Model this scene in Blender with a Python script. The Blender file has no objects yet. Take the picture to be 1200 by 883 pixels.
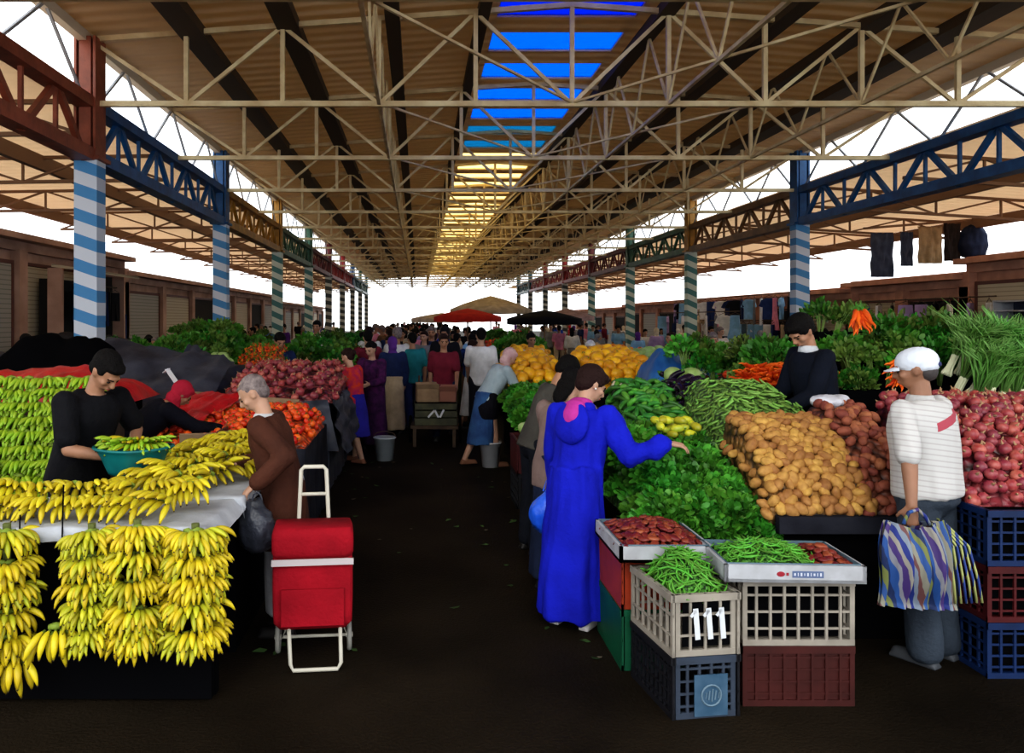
import bpy, bmesh, math, random
from mathutils import Vector, Matrix, noise, Euler, Quaternion
R = math.radians
rnd = random.Random(7)
scn = bpy.context.scene
col = scn.collection
F = 950.0; VX = 490.0; VY = 375.0; CH = 1.93      # focal in pixels, vanishing point, camera height
def PX(px, d): return (px - VX) / F * d
def PZ(py, d): return CH - (py - VY) / F * d
def P(px, py, d): return Vector((PX(px, d), d, PZ(py, d)))

# ------------------------------------------------------------------ materials
def mat(name, c, rough=.6, c2=None, scale=8.0, var=0.0, bump=0.0, bscale=30.0, metal=0.0, spec=0.4, sss=0.0, obj_var=0.0, coord='Object', detail=3.0, sheen=0.0, trans=0.0, contrast=None):
    m = bpy.data.materials.new(name); m.use_nodes = True
    nt = m.node_tree; N = nt.nodes; L = nt.links
    b = N['Principled BSDF']
    b.inputs['Base Color'].default_value = (*c, 1); b.inputs['Roughness'].default_value = rough
    b.inputs['Metallic'].default_value = metal; b.inputs['Specular IOR Level'].default_value = spec
    if sss: b.inputs['Subsurface Weight'].default_value = sss; b.inputs['Subsurface Radius'].default_value = (.02, .008, .004)
    if sheen: b.inputs['Sheen Weight'].default_value = sheen
    tc = N.new('ShaderNodeTexCoord')
    cur = None
    if c2 is not None:
        n = N.new('ShaderNodeTexNoise'); n.inputs['Scale'].default_value = scale; n.inputs['Detail'].default_value = detail
        L.new(tc.outputs[coord], n.inputs['Vector'])
        r = N.new('ShaderNodeValToRGB'); lo, hi = contrast or (.35, .65)
        r.color_ramp.elements[0].position = lo; r.color_ramp.elements[1].position = hi
        r.color_ramp.elements[0].color = (*c, 1); r.color_ramp.elements[1].color = (*c2, 1)
        L.new(n.outputs['Fac'], r.inputs['Fac']); cur = r.outputs['Color']
    if obj_var:
        oi = N.new('ShaderNodeObjectInfo')
        mr = N.new('ShaderNodeMapRange'); mr.inputs['To Min'].default_value = 1 - obj_var; mr.inputs['To Max'].default_value = 1 + obj_var
        L.new(oi.outputs['Random'], mr.inputs['Value'])
        hs = N.new('ShaderNodeHueSaturation')
        L.new(mr.outputs['Result'], hs.inputs['Value'])
        mh = N.new('ShaderNodeMath'); mh.operation = 'MULTIPLY_ADD'; mh.inputs[1].default_value = obj_var * .09; mh.inputs[2].default_value = .5 - obj_var * .045
        L.new(oi.outputs['Random'], mh.inputs[0]); L.new(mh.outputs[0], hs.inputs['Hue'])
        if cur is not None: L.new(cur, hs.inputs['Color'])
        else: hs.inputs['Color'].default_value = (*c, 1)
        cur = hs.outputs['Color']
    if cur is not None: L.new(cur, b.inputs['Base Color'])
    if bump:
        n2 = N.new('ShaderNodeTexNoise'); n2.inputs['Scale'].default_value = bscale; n2.inputs['Detail'].default_value = 4
        L.new(tc.outputs[coord], n2.inputs['Vector'])
        bp = N.new('ShaderNodeBump'); bp.inputs['Strength'].default_value = bump; bp.inputs['Distance'].default_value = .02
        L.new(n2.outputs['Fac'], bp.inputs['Height']); L.new(bp.outputs['Normal'], b.inputs['Normal'])
    return m
def stripes(name, cols, axis=0, period=.1, rough=.7, coord='Object', skew=0.0, skew_axis=2, bump=0, wobble=0.0, sharp=True):
    """bands of colour along an axis; cols = [(fraction, colour)...]"""
    m = bpy.data.materials.new(name); m.use_nodes = True
    nt = m.node_tree; N = nt.nodes; L = nt.links; b = N['Principled BSDF']; b.inputs['Roughness'].default_value = rough
    tc = N.new('ShaderNodeTexCoord'); sx = N.new('ShaderNodeSeparateXYZ'); L.new(tc.outputs[coord], sx.inputs[0])
    v = sx.outputs[axis]
    if skew:
        ma = N.new('ShaderNodeMath'); ma.operation = 'MULTIPLY_ADD'; L.new(sx.outputs[skew_axis], ma.inputs[0]); ma.inputs[1].default_value = skew; L.new(v, ma.inputs[2]); v = ma.outputs[0]
    if wobble:
        n = N.new('ShaderNodeTexNoise'); n.inputs['Scale'].default_value = 9; L.new(tc.outputs[coord], n.inputs['Vector'])
        ma = N.new('ShaderNodeMath'); ma.operation = 'MULTIPLY_ADD'; L.new(n.outputs['Fac'], ma.inputs[0]); ma.inputs[1].default_value = wobble; L.new(v, ma.inputs[2]); v = ma.outputs[0]
    dv = N.new('ShaderNodeMath'); dv.operation = 'DIVIDE'; L.new(v, dv.inputs[0]); dv.inputs[1].default_value = period
    fr = N.new('ShaderNodeMath'); fr.operation = 'FRACT'; L.new(dv.outputs[0], fr.inputs[0])
    r = N.new('ShaderNodeValToRGB'); r.color_ramp.interpolation = 'CONSTANT' if sharp else 'LINEAR'
    els = r.color_ramp.elements
    els[0].position = 0; els[0].color = (*cols[0][1], 1); els[1].position = cols[1][0]; els[1].color = (*cols[1][1], 1)
    for p_, c_ in cols[2:]:
        e = els.new(p_); e.color = (*c_, 1)
    L.new(fr.outputs[0], r.inputs['Fac']); L.new(r.outputs['Color'], b.inputs['Base Color'])
    return m
def glassy(name, c, a=.5):
    m = bpy.data.materials.new(name); m.use_nodes = True
    nt = m.node_tree; N = nt.nodes; L = nt.links; N.remove(N['Principled BSDF'])
    out = N['Material Output']
    t = N.new('ShaderNodeBsdfTransparent'); t.inputs[0].default_value = (*c, 1)
    d = N.new('ShaderNodeBsdfTranslucent'); d.inputs[0].default_value = (*c, 1)
    n = N.new('ShaderNodeTexNoise'); n.inputs['Scale'].default_value = 2.2; n.inputs['Detail'].default_value = 4
    tc = N.new('ShaderNodeTexCoord'); L.new(tc.outputs['Object'], n.inputs['Vector'])
    r = N.new('ShaderNodeMapRange'); r.inputs['From Min'].default_value = .3; r.inputs['From Max'].default_value = .7; r.inputs['To Min'].default_value = a - .3; r.inputs['To Max'].default_value = a + .3
    L.new(n.outputs['Fac'], r.inputs['Value'])
    mx = N.new('ShaderNodeMixShader'); L.new(r.outputs['Result'], mx.inputs['Fac']); L.new(t.outputs[0], mx.inputs[1]); L.new(d.outputs[0], mx.inputs[2])
    L.new(mx.outputs[0], out.inputs['Surface'])
    return m

def core_mat(name, c, c2, cell, rough=.55):
    """a packed layer of round pieces: cells with their own tone and a rounded bump"""
    m = bpy.data.materials.new(name); m.use_nodes = True; nt = m.node_tree; N = nt.nodes; L = nt.links; b = N['Principled BSDF']; b.inputs['Roughness'].default_value = rough
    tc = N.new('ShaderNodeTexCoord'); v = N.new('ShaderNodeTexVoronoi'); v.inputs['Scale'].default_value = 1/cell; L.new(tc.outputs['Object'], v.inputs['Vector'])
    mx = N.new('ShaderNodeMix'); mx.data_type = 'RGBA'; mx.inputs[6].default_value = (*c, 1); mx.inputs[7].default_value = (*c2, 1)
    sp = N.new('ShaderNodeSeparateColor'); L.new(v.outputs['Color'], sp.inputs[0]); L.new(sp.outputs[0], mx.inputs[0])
    dk = N.new('ShaderNodeMapRange'); dk.inputs['From Min'].default_value = .35; dk.inputs['From Max'].default_value = .75; dk.inputs['To Min'].default_value = 1; dk.inputs['To Max'].default_value = .12; L.new(v.outputs['Distance'], dk.inputs['Value'])  # shade in the gaps between pieces, painted as darker colour
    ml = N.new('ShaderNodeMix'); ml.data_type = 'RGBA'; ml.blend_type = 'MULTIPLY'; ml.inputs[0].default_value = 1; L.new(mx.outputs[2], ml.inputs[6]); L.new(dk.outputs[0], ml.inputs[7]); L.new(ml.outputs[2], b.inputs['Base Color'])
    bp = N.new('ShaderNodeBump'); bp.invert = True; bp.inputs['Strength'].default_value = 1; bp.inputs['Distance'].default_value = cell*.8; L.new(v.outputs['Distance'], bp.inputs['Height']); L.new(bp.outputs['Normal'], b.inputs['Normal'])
    return m
# ------------------------------------------------------------------ mesh builder
class MB:
    def __init__(s): s.v = []; s.f = []; s.m = []; s.mi = 0
    def add(s, vs, fs):
        o = len(s.v); s.v.extend(tuple(v) for v in vs); s.f.extend(tuple(i + o for i in f) for f in fs); s.m.extend([s.mi] * len(fs)); return s
    def box(s, c, d, rot=None):
        c = Vector(c); x, y, z = d[0] / 2, d[1] / 2, d[2] / 2
        vs = [Vector(p) for p in ((-x,-y,-z),(x,-y,-z),(x,y,-z),(-x,y,-z),(-x,-y,z),(x,-y,z),(x,y,z),(-x,y,z))]
        if rot is not None: vs = [rot @ v for v in vs]
        return s.add([v + c for v in vs], [(0,3,2,1),(4,5,6,7),(0,1,5,4),(1,2,6,5),(2,3,7,6),(3,0,4,7)])
    def span(s, a, b):
        a = Vector(a); b = Vector(b); return s.box((a + b) / 2, (abs(b.x-a.x), abs(b.y-a.y), abs(b.z-a.z)))
    def bar(s, a, b, w, h=None, up=(0,0,1)):
        a = Vector(a); b = Vector(b); h = h or w; z = (b - a); L_ = z.length; z.normalize(); up = Vector(up)
        if abs(z.dot(up)) > .98: up = Vector((0,1,0))
        x = up.cross(z).normalized(); y = z.cross(x)
        rot = Matrix((x, y, z)).transposed()
        return s.box((a + b) / 2, (w, h, L_), rot)
    def tube(s, pts, r, n=8, caps=True, close=False):
        pts = [Vector(p) for p in pts]; k = len(pts); rr = r if isinstance(r, (list, tuple)) else [r] * k
        vs = []; prev = None
        for i, p in enumerate(pts):
            t = (pts[min(i+1, k-1)] - pts[max(i-1, 0)])
            if close: t = pts[(i+1) % k] - pts[i-1]
            t = t.normalized() if t.length > 1e-9 else Vector((0,0,1))
            if prev is None:
                a = Vector((0,0,1)) if abs(t.z) < .9 else Vector((1,0,0)); x = a.cross(t).normalized()
            else: x = (prev - t * prev.dot(t)).normalized()
            prev = x; y = t.cross(x)
            for j in range(n):
                a = 2 * math.pi * j / n; vs.append(p + (x * math.cos(a) + y * math.sin(a)) * rr[i])
        fs = []
        for i in range(k if close else k - 1):
            i2 = (i + 1) % k
            for j in range(n): fs.append((i*n+j, i*n+(j+1)%n, i2*n+(j+1)%n, i2*n+j))
        if caps and not close: fs.append(tuple(reversed(range(n)))); fs.append(tuple((k-1)*n + j for j in range(n)))
        return s.add(vs, fs)
    def ell(s, c, r, n=10, m=7, rot=None):
        c = Vector(c); vs = []
        r = (r, r, r) if isinstance(r, (int, float)) else r
        for i in range(1, m):
            t = math.pi * i / m
            for j in range(n):
                a = 2*math.pi*j/n; v = Vector((r[0]*math.sin(t)*math.cos(a), r[1]*math.sin(t)*math.sin(a), r[2]*math.cos(t)))
                if rot is not None: v = rot @ v
                vs.append(c + v)
        top = Vector((0,0,r[2])); bot = -top
        if rot is not None: top = rot @ top; bot = rot @ bot
        vs += [c + top, c + bot]; T = len(vs) - 2; B = T + 1; fs = []
        for i in range(m - 2):
            for j in range(n): fs.append((i*n+j, (i+1)*n+j, (i+1)*n+(j+1)%n, i*n+(j+1)%n))
        for j in range(n): fs.append((T, j, (j+1)%n)); fs.append((B, (m-2)*n+(j+1)%n, (m-2)*n+j))
        return s.add(vs, fs)
    def loft(s, rings, n=16):
        """rings: list of (centre, rx, ry, xdir, ydir) or (centre, rx, ry)"""
        vs = []; fs = []
        for rg in rings:
            c = Vector(rg[0]); xd = Vector(rg[3]) if len(rg) > 3 else Vector((1,0,0)); yd = Vector(rg[4]) if len(rg) > 4 else Vector((0,1,0))
            for j in range(n):
                a = 2*math.pi*j/n; vs.append(c + xd*rg[1]*math.cos(a) + yd*rg[2]*math.sin(a))
        k = len(rings)
        for i in range(k-1):
            for j in range(n): fs.append((i*n+j, i*n+(j+1)%n, (i+1)*n+(j+1)%n, (i+1)*n+j))
        fs.append(tuple(reversed(range(n)))); fs.append(tuple((k-1)*n+j for j in range(n)))
        return s.add(vs, fs)
    def cap(s, a, b, ra, rb, n=12, flat=1.0, side=None):
        """rounded tapering limb from a to b"""
        a = Vector(a); b = Vector(b); z = (b - a); L_ = max(z.length, 1e-6); z = z / L_
        x = Vector(side) if side is not None else (Vector((1,0,0)) if abs(z.x) < .9 else Vector((0,1,0)))
        x = (x - z * x.dot(z)).normalized(); y = z.cross(x)
        rings = []
        for k in (80, 50, 25): rings.append((a - z * ra * math.sin(R(k)), ra*math.cos(R(k)), ra*math.cos(R(k))*flat, x, y))
        rings.append((a, ra, ra*flat, x, y)); rings.append((b, rb, rb*flat, x, y))
        for k in (25, 50, 80): rings.append((b + z * rb * math.sin(R(k)), rb*math.cos(R(k)), rb*math.cos(R(k))*flat, x, y))
        return s.loft(rings, n)
    def mesh(s, name, mats=(), smooth=False):
        me = bpy.data.meshes.new(name); me.from_pydata(s.v, [], s.f); me.update()
        for m_ in (mats if isinstance(mats, (list, tuple)) else [mats]): me.materials.append(m_)
        if any(s.m): me.polygons.foreach_set('material_index', s.m)
        if smooth: me.polygons.foreach_set('use_smooth', [True] * len(me.polygons))
        return me
    def obj(s, name, mats, parent=None, smooth=False, loc=None):
        return link(name, s.mesh(name, mats, smooth), parent, loc)
def link(name, me, parent=None, loc=None, rot=None):
    o = bpy.data.objects.new(name, me); col.objects.link(o)
    if parent is not None: o.parent = parent
    if loc is not None: o.location = loc
    if rot is not None: o.rotation_euler = rot
    return o
def tag(o, label, cat, group=None, kind=None):
    if label: o['label'] = label
    if cat: o['category'] = cat
    if group: o['group'] = group
    if kind: o['kind'] = kind
    return o
def thing(name, label, cat, loc=(0,0,0), rz=0, group=None):
    o = link(name, None); o.location = loc; o.rotation_euler = (0, 0, rz); o.empty_display_size = .1
    return tag(o, label, cat, group)
KIDS = {}
def kids(o):
    return list(o.children)
def dup(o, loc=None, rot=None, scale=None, label=None, group=None, parent=None, _kids=None):
    c = o.copy(); col.objects.link(c)
    if parent is not None: c.parent = parent
    if loc is not None: c.location = loc
    if rot is not None: c.rotation_euler = rot
    if scale is not None: c.scale = (scale,)*3 if isinstance(scale, (int, float)) else scale
    if label: c['label'] = label
    if group: c['group'] = group
    for ch in (_kids if _kids is not None else o.children): 
        d = ch.copy(); col.objects.link(d); d.parent = c
        for g in ch.children:
            e = g.copy(); col.objects.link(e); e.parent = d
    return c
def struct(name, mb, mats, smooth=False):
    o = mb.obj(name, mats, None, smooth) if isinstance(mb, MB) else mb
    o['kind'] = 'structure'; return o
def bake(mb, voxel=.012, smooth=4, name='tmp', fac=.6):
    """one continuous skin from overlapping closed volumes"""
    me = mb.mesh(name); o = bpy.data.objects.new('tmp', me); col.objects.link(o)
    r = o.modifiers.new('r', 'REMESH'); r.mode = 'VOXEL'; r.voxel_size = voxel
    if smooth:
        s_ = o.modifiers.new('s', 'SMOOTH'); s_.iterations = smooth; s_.factor = fac
    bpy.context.view_layer.update()
    dg = bpy.context.evaluated_depsgraph_get()
    out = bpy.data.meshes.new_from_object(o.evaluated_get(dg)); out.name = name
    bpy.data.objects.remove(o); bpy.data.meshes.remove(me)
    out.polygons.foreach_set('use_smooth', [True] * len(out.polygons))
    return out
# ------------------------------------------------------------------ camera, world, render look
cam = bpy.data.cameras.new('camera'); co = bpy.data.objects.new('camera', cam); col.objects.link(co)
co.location = (0, 0, CH); co.rotation_euler = (R(90), 0, 0)
cam.sensor_width = 36; cam.lens = F / 1200 * 36; cam.shift_x = (600 - VX) / 1200; cam.shift_y = -(441.5 - VY) / 1200
cam.clip_end = 400; cam.clip_start = .05
scn.camera = co
w = bpy.data.worlds.new('sky'); scn.world = w; w.use_nodes = True
wn = w.node_tree.nodes; wl = w.node_tree.links
bg = wn['Background']; bg.inputs['Color'].default_value = (.93, .97, 1.0, 1); bg.inputs['Strength'].default_value = 1.9
scn.view_settings.view_transform = 'Standard'; scn.view_settings.look = 'Medium High Contrast'
scn.view_settings.exposure = 0.25; scn.view_settings.gamma = 1.0
scn.cycles.use_denoising = True
scn.cycles.max_bounces = 6; scn.cycles.diffuse_bounces = 3; scn.cycles.transparent_max_bounces = 8; scn.cycles.caustics_reflective = False; scn.cycles.caustics_refractive = False
sun = bpy.data.lights.new('sun', 'SUN'); sun.energy = .6; sun.angle = R(30); sun.color = (1, .95, .85)
so = bpy.data.objects.new('sun', sun); col.objects.link(so); so.rotation_euler = (R(58), R(10), R(-18))

# ------------------------------------------------------------------ hall
S = 3.705; ZC = CH + 2.96; ZE = CH + 3.94; ZR = CH + 4.42
XL, XR = -4.5, 8.72; XM = 2.12; SX0, SX1 = 1.13, 3.12
Y0, Y1 = 1.0, S * 21.5
def zroof(x): return ZE + (ZR - ZE) * (1 - abs(x - XM) / (XR - XM)) if x <= XR else ZE
M_steel = mat('cream_painted_steel', (.78, .64, .38), .55, c2=(.58, .42, .22), scale=3, bump=.2)
M_steel_dk = mat('brown_purlin_steel', (.07, .045, .028), .7)
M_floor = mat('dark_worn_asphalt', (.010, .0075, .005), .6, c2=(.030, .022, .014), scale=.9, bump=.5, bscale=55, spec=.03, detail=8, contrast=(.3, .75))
M_ground = mat('grey_outdoor_ground', (.35, .34, .32), .9)
# roof sheet: corrugation running across the hall, stained
def roof_mat(name, c, c2):
    m = mat(name, c, .6, c2=c2, scale=.35, detail=5, contrast=(.3, .7))
    N = m.node_tree.nodes; L = m.node_tree.links
    tc = N.new('ShaderNodeTexCoord'); wv = N.new('ShaderNodeTexWave'); wv.bands_direction = 'Y'; wv.inputs['Scale'].default_value = .95
    L.new(tc.outputs['Object'], wv.inputs['Vector']); bp = N.new('ShaderNodeBump'); bp.inputs['Strength'].default_value = .9; bp.inputs['Distance'].default_value = .05
    L.new(wv.outputs['Fac'], bp.inputs['Height']); L.new(bp.outputs['Normal'], N['Principled BSDF'].inputs['Normal'])
    return m
def translucent(m, c, fac):  # translucency added to the roof sheets so they glow and read brighter
    N = m.node_tree.nodes; L = m.node_tree.links; t = N.new('ShaderNodeBsdfTranslucent'); t.inputs[0].default_value = (*c, 1)
    mx = N.new('ShaderNodeMixShader'); mx.inputs[0].default_value = fac; L.new(N['Principled BSDF'].outputs[0], mx.inputs[1]); L.new(t.outputs[0], mx.inputs[2])
    L.new(mx.outputs[0], N['Material Output'].inputs['Surface'])
    b_ = N['Principled BSDF'].inputs['Normal'].links
    if b_: L.new(b_[0].from_socket, t.inputs['Normal'])
M_roof = roof_mat('aged_cream_roof_sheet', (.78, .66, .48), (.55, .40, .26)); translucent(M_roof, (.62, .44, .24), .24)
M_roof_side = roof_mat('peach_side_roof_sheet', (.88, .76, .62), (.72, .58, .46)); translucent(M_roof_side, (.92, .76, .58), .5)
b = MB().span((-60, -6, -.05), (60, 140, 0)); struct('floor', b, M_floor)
def quad(mb, a, b_, c, d): mb.add([a, b_, c, d], [(0,1,2,3)])
def slab(mb, x0, z0, x1, z1, y0, y1, t=.05):
    mb.add([(x0,y0,z0),(x1,y0,z1),(x1,y1,z1),(x0,y1,z0),(x0,y0,z0+t),(x1,y0,z1+t),(x1,y1,z1+t),(x0,y1,z0+t)], [(0,1,2,3),(4,7,6,5),(0,4,5,1),(1,5,6,2),(2,6,7,3),(3,7,4,0)])
b = MB(); slab(b, XL - .15, zroof(XL - .15), SX0, zroof(SX0), Y0, Y1); slab(b, SX1, zroof(SX1), XR + .2, ZE - .01, Y0, Y1)
slab(b, SX0, zroof(SX0), SX1, zroof(SX1), Y0, 9.3)
struct('ceiling', b, M_roof)
# skylight strip between the two slopes: translucent panels with closing sheets between
M_blue = glassy('blue_translucent_sheet', (.01, .27, .75), .5); M_blue2 = glassy('deep_blue_translucent_sheet', (.004, .10, .62), .5); M_teal = glassy('teal_translucent_sheet', (.05, .28, .42), .5)
M_pale = glassy('pale_yellow_translucent_sheet', (1.0, .84, .50), .4)
gap = MB(); y = 9.3; k = 0
while y < Y1 - 2:
    pl = .86; gl = .62
    zz0, zz1 = zroof(SX0), zroof(SX1)
    mtl = M_blue2 if k < 2 else M_blue if k < 6 else M_teal if k < 8 else M_pale
    pb = MB(); slab(pb, SX0, zz0 + .03, SX1, zz1 + .03, y, y + pl, .015)
    lab = ('blue' if k < 6 else 'teal blue' if k < 8 else 'pale yellow') + ' translucent roof light panel in the ridge strip'
    o = pb.obj('skylight_panel', mtl); tag(o, lab, 'skylight', 'roof light panels in the ridge strip')
    slab(gap, SX0, zz0, SX1, zz1, y + pl, y + pl + gl)
    y += pl + gl; k += 1
struct('trim_skylight_sheets', gap, M_roof)
b = MB()
for x, w_ in ((-3.1, .34), (-1.78, .3), (-.35, .2), (.9, .16), (3.4, .22), (5.0, .25), (6.2, .3), (7.3, .36)):
    b.span((x - w_/2, Y0, zroof(x) - .16), (x + w_/2, Y1, zroof(x) - .012))
o = b.obj('trim_purlins', M_steel_dk); o['kind'] = 'structure'
b = MB(); b.span((XL - .1, Y0, ZE - .16), (XL + .02, Y1, ZE - .02)).span((XR - .02, Y0, ZE - .16), (XR + .1, Y1, ZE - .02))
M_eave = mat('pale_eave_beam', (.62, .56, .46), .5)
struct('trim_eave_beams', b, M_eave)

# roof trusses
NP = 10; pw = (XR - XL) / NP
def seg_obj(name, a, b_, w_, m, parent, h=None):
    return MB().bar(a, b_, w_, h).obj(name, m, parent)
t0 = thing('roof_truss', 'cream steel roof truss spanning the hall, one of the row', 'truss', (0, 2*S, 0), 0, 'cream steel roof trusses across the hall')
seg_obj('bottom_chord', (XL, 0, ZC), (XR, 0, ZC), .075, M_steel, t0)
MB().bar((XL, 0, zroof(XL) - .1), (XM, 0, ZR - .1), .07).bar((XM, 0, ZR - .1), (XR, 0, ZE - .1), .07).obj('top_chord', M_steel, t0)
for i in range(NP + 1):
    x = XL + pw * i
    if 0 < i < NP: seg_obj('vertical_strut', (x, 0, ZC), (x, 0, zroof(x) - .1), .06, M_steel, t0)
    if i < NP:
        if i % 2 == 1: seg_obj('diagonal_strut', (x, .02, ZC), (x + pw, .02, zroof(x + pw) - .1), .05, M_steel, t0)
        else: seg_obj('diagonal_strut', (x, .02, zroof(x) - .1), (x + pw, .02, ZC), .05, M_steel, t0)
for k in range(3, 21): dup(t0, loc=(0, k*S, 0))
# lengthwise bracing between trusses: light trusses in planes along the hall
br0 = thing('roof_bracing', 'cream lengthwise bracing bay between two roof trusses', 'bracing', (0, 2*S, 0), 0, 'lengthwise bracing bays between the roof trusses')
for i, x in enumerate((XL + 3*pw, XL + 6*pw, XL + 8*pw)):
    zt = zroof(x) - .13; hs = S / 2
    seg_obj('bottom_runner', (x, 0, ZC), (x, S, ZC), .045, M_steel, br0)
    for (ya, za, yb, zb) in ((0, ZC, hs/2, zt), (hs/2, zt, hs, ZC), (hs, ZC, 1.5*hs, zt), (1.5*hs, zt, S, ZC)):
        seg_obj('diagonal_rod', (x, ya, za), (x, yb, zb), .032, M_steel, br0)
seg_obj('plan_brace', (XL + 3*pw, 0, ZC + .02), (XL + 5*pw, S, ZC + .02), .03, M_steel, br0)
seg_obj('plan_brace', (XL + 7*pw, 0, ZC + .02), (XL + 5*pw, S, ZC + .02), .03, M_steel, br0)
for k in range(3, 20): dup(br0, loc=(0, k*S, 0))

# columns and coloured lattice girders in every bay
PAINT = {'rust': (.33, .085, .045), 'blue': (.02, .12, .33), 'ochre': (.50, .25, .035), 'green': (.06, .17, .11), 'red': (.45, .03, .03), 'dark red': (.20, .03, .035), 'brown': (.24, .12, .05), 'teal': (.03, .15, .18)}
MP = {k: mat(k.replace(' ', '_') + '_gloss_paint', v, .45, c2=tuple(c*.6 for c in v), scale=4, bump=.15) for k, v in PAINT.items()}
M_stripe = stripes('blue_and_white_column_stripes', [(0, (.62, .66, .74)), (.52, (.07, .26, .52))], axis=2, period=.34, skew=.35, skew_axis=0)
M_stripe2 = stripes('green_and_white_column_stripes', [(0, (.62, .68, .6)), (.5, (.08, .22, .22))], axis=2, period=.36, skew=.45, skew_axis=0)
M_stripe3 = stripes('dark_column_bands', [(0, (.55, .55, .5)), (.45, (.06, .07, .07))], axis=2, period=.36, skew=.2, skew_axis=0)
ZB0, ZB1 = CH + 2.18, CH + 2.95
left_cols = [(3, 'rust'), (5, 'blue'), (7, 'ochre'), (9, 'green'), (11, 'dark red'), (13, 'red'), (15, 'blue'), (17, 'green'), (19, 'teal')]
left_bays = {1: 'rust', 3: 'blue', 5: 'ochre', 7: 'green', 9: 'dark red', 11: 'red', 13: 'red', 15: 'teal', 17: 'green'}
right_cols = [(5, 'blue'), (7, 'ochre'), (9, 'green'), (11, 'dark red'), (13, 'red'), (15, 'red'), (17, 'teal'), (19, 'teal')]
right_bays = {3: 'blue', 5: 'brown', 7: 'green', 9: 'dark red', 11: 'red', 13: 'red', 15: 'red', 17: 'teal'}
ords = ['nearest', 'second', 'third', 'fourth', 'fifth', 'sixth', 'seventh', 'eighth', 'ninth', 'tenth']
def column(side, k, name, idx):
    x = XL if side == 'left' else XR; y = k*S
    o = thing('column', f'striped steel column with {name} painted head, {ords[idx]} on the {side} side', 'column', (x, y, 0), 0, f'striped columns along the {side} side')
    ms = M_stripe if idx < 2 and side == 'left' or idx == 0 else M_stripe2 if idx < 4 else M_stripe3
    MB().box((0, 0, (ZB0+.0)/2), (.31, .31, ZB0)).obj('shaft', ms, o)
    h = MB().box((0, 0, (ZB0 + ZE)/2 - .05), (.16, .34, ZE - ZB0 - .1)).box((-.13, 0, (ZB0 + ZE)/2 - .05), (.035, .36, ZE - ZB0 - .1)).box((.13, 0, (ZB0 + ZE)/2 - .05), (.035, .36, ZE - ZB0 - .1))
    h.obj('column_head', MP[name], o)
    MB().box((0, 0, ZB0 + .01), (.42, .42, .05)).obj('cap_plate', MP[name], o)
for i, (k, n) in enumerate(left_cols): column('left', k, n, i)
for i, (k, n) in enumerate(right_cols): column('right', k, n, i)
def girder(side, k, name, idx):
    x = XL if side == 'left' else XR; y0 = k*S + .17; y1 = (k+2)*S - .17; L_ = y1 - y0
    g = thing('lattice_girder', f'{name} lattice girder between columns, {ords[idx]} bay on the {side} side', 'girder', (x, y0, 0), 0, f'painted lattice girders along the {side} side')
    MB().box((0, L_/2, ZB1), (.24, L_, .15)).obj('top_chord', MP[name], g)
    MB().box((0, L_/2, ZB0 + .06), (.26, L_, .17)).obj('bottom_chord', MP[name], g)
    n = 8; st = L_/n
    for j in range(n):
        ya, yb = j*st, (j+1)*st
        za, zb = (ZB0, ZB1) if j % 2 == 0 else (ZB1, ZB0)
        MB().bar((0, ya, za), (0, yb, zb), .07, .09).obj('lattice_bar', MP[name], g)
        MB().bar((0, yb, ZB0), (0, yb, ZB1), .05).obj('lattice_post', MP[name], g) if j < n-1 else None
    # light clerestory lattice from the girder up to the eave
    n = 6; st = L_/n
    for j in range(n):
        ya, yb = j*st, (j+1)*st
        za, zb = (ZB1, ZE - .1) if j % 2 == 0 else (ZE - .1, ZB1)
        MB().bar((0, ya, za), (0, yb, zb), .035).obj('clerestory_rod', M_cler, g)
M_cler = mat('pale_clerestory_steel', (.36, .38, .42), .5)
for i, (k, n) in enumerate(sorted(left_bays.items())): girder('left', k, n, i)
for i, (k, n) in enumerate(sorted(right_bays.items())): girder('right', k, n, i)

# side aisle roofs, lower than the hall
XA, XB = -9.3, 14.3
b = MB(); slab(b, XA - .6, CH + 2.98, XL - .15, CH + 3.06, Y0, Y1); struct('ceiling_left_aisle', b, M_roof_side)
b = MB(); slab(b, XR + .15, CH + 3.1, XB + .6, CH + 2.72, Y0, Y1); struct('ceiling_right_aisle', b, M_roof_side)
M_aisle = mat('brown_aisle_steel', (.20, .11, .06), .6)
def aisle_truss(x0, x1, za, zb, lab):
    t = thing('aisle_truss', lab, 'truss', (0, 2*S, 0), 0, lab.split(',')[0] + 'es')
    n = 4; st = (x1 - x0)/n
    MB().bar((x0, 0, za - .5), (x1, 0, zb - .5), .06).obj('bottom_chord', M_aisle, t)
    MB().bar((x0, 0, za - .06), (x1, 0, zb - .06), .06).obj('top_chord', M_aisle, t)
    for j in range(n):
        xa, xb = x0 + j*st, x0 + (j+1)*st; q = lambda x: za + (zb - za)*(x - x0)/(x1 - x0)
        if j % 2 == 0: MB().bar((xa, 0, q(xa) - .5), (xb, 0, q(xb) - .06), .04).obj('diagonal_strut', M_aisle, t)
        else: MB().bar((xa, 0, q(xa) - .06), (xb, 0, q(xb) - .5), .04).obj('diagonal_strut', M_aisle, t)
        if j: MB().bar((xa, 0, q(xa) - .5), (xa, 0, q(xa) - .06), .04).obj('vertical_strut', M_aisle, t)
    for k in range(3, 21): dup(t, loc=(0, k*S, 0))
aisle_truss(XA - .5, XL - .15, CH + 2.98, CH + 3.06, 'brown left aisle truss, one of the row')
aisle_truss(XR + .15, XB + .5, CH + 3.1, CH + 2.72, 'brown right aisle truss, one of the row')
b = MB()
for x, z in ((XA - .5, CH + 2.8), (-6.9, CH + 2.86)): b.span((x - .06, Y0, z - .12), (x + .06, Y1, z + .14))
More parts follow.
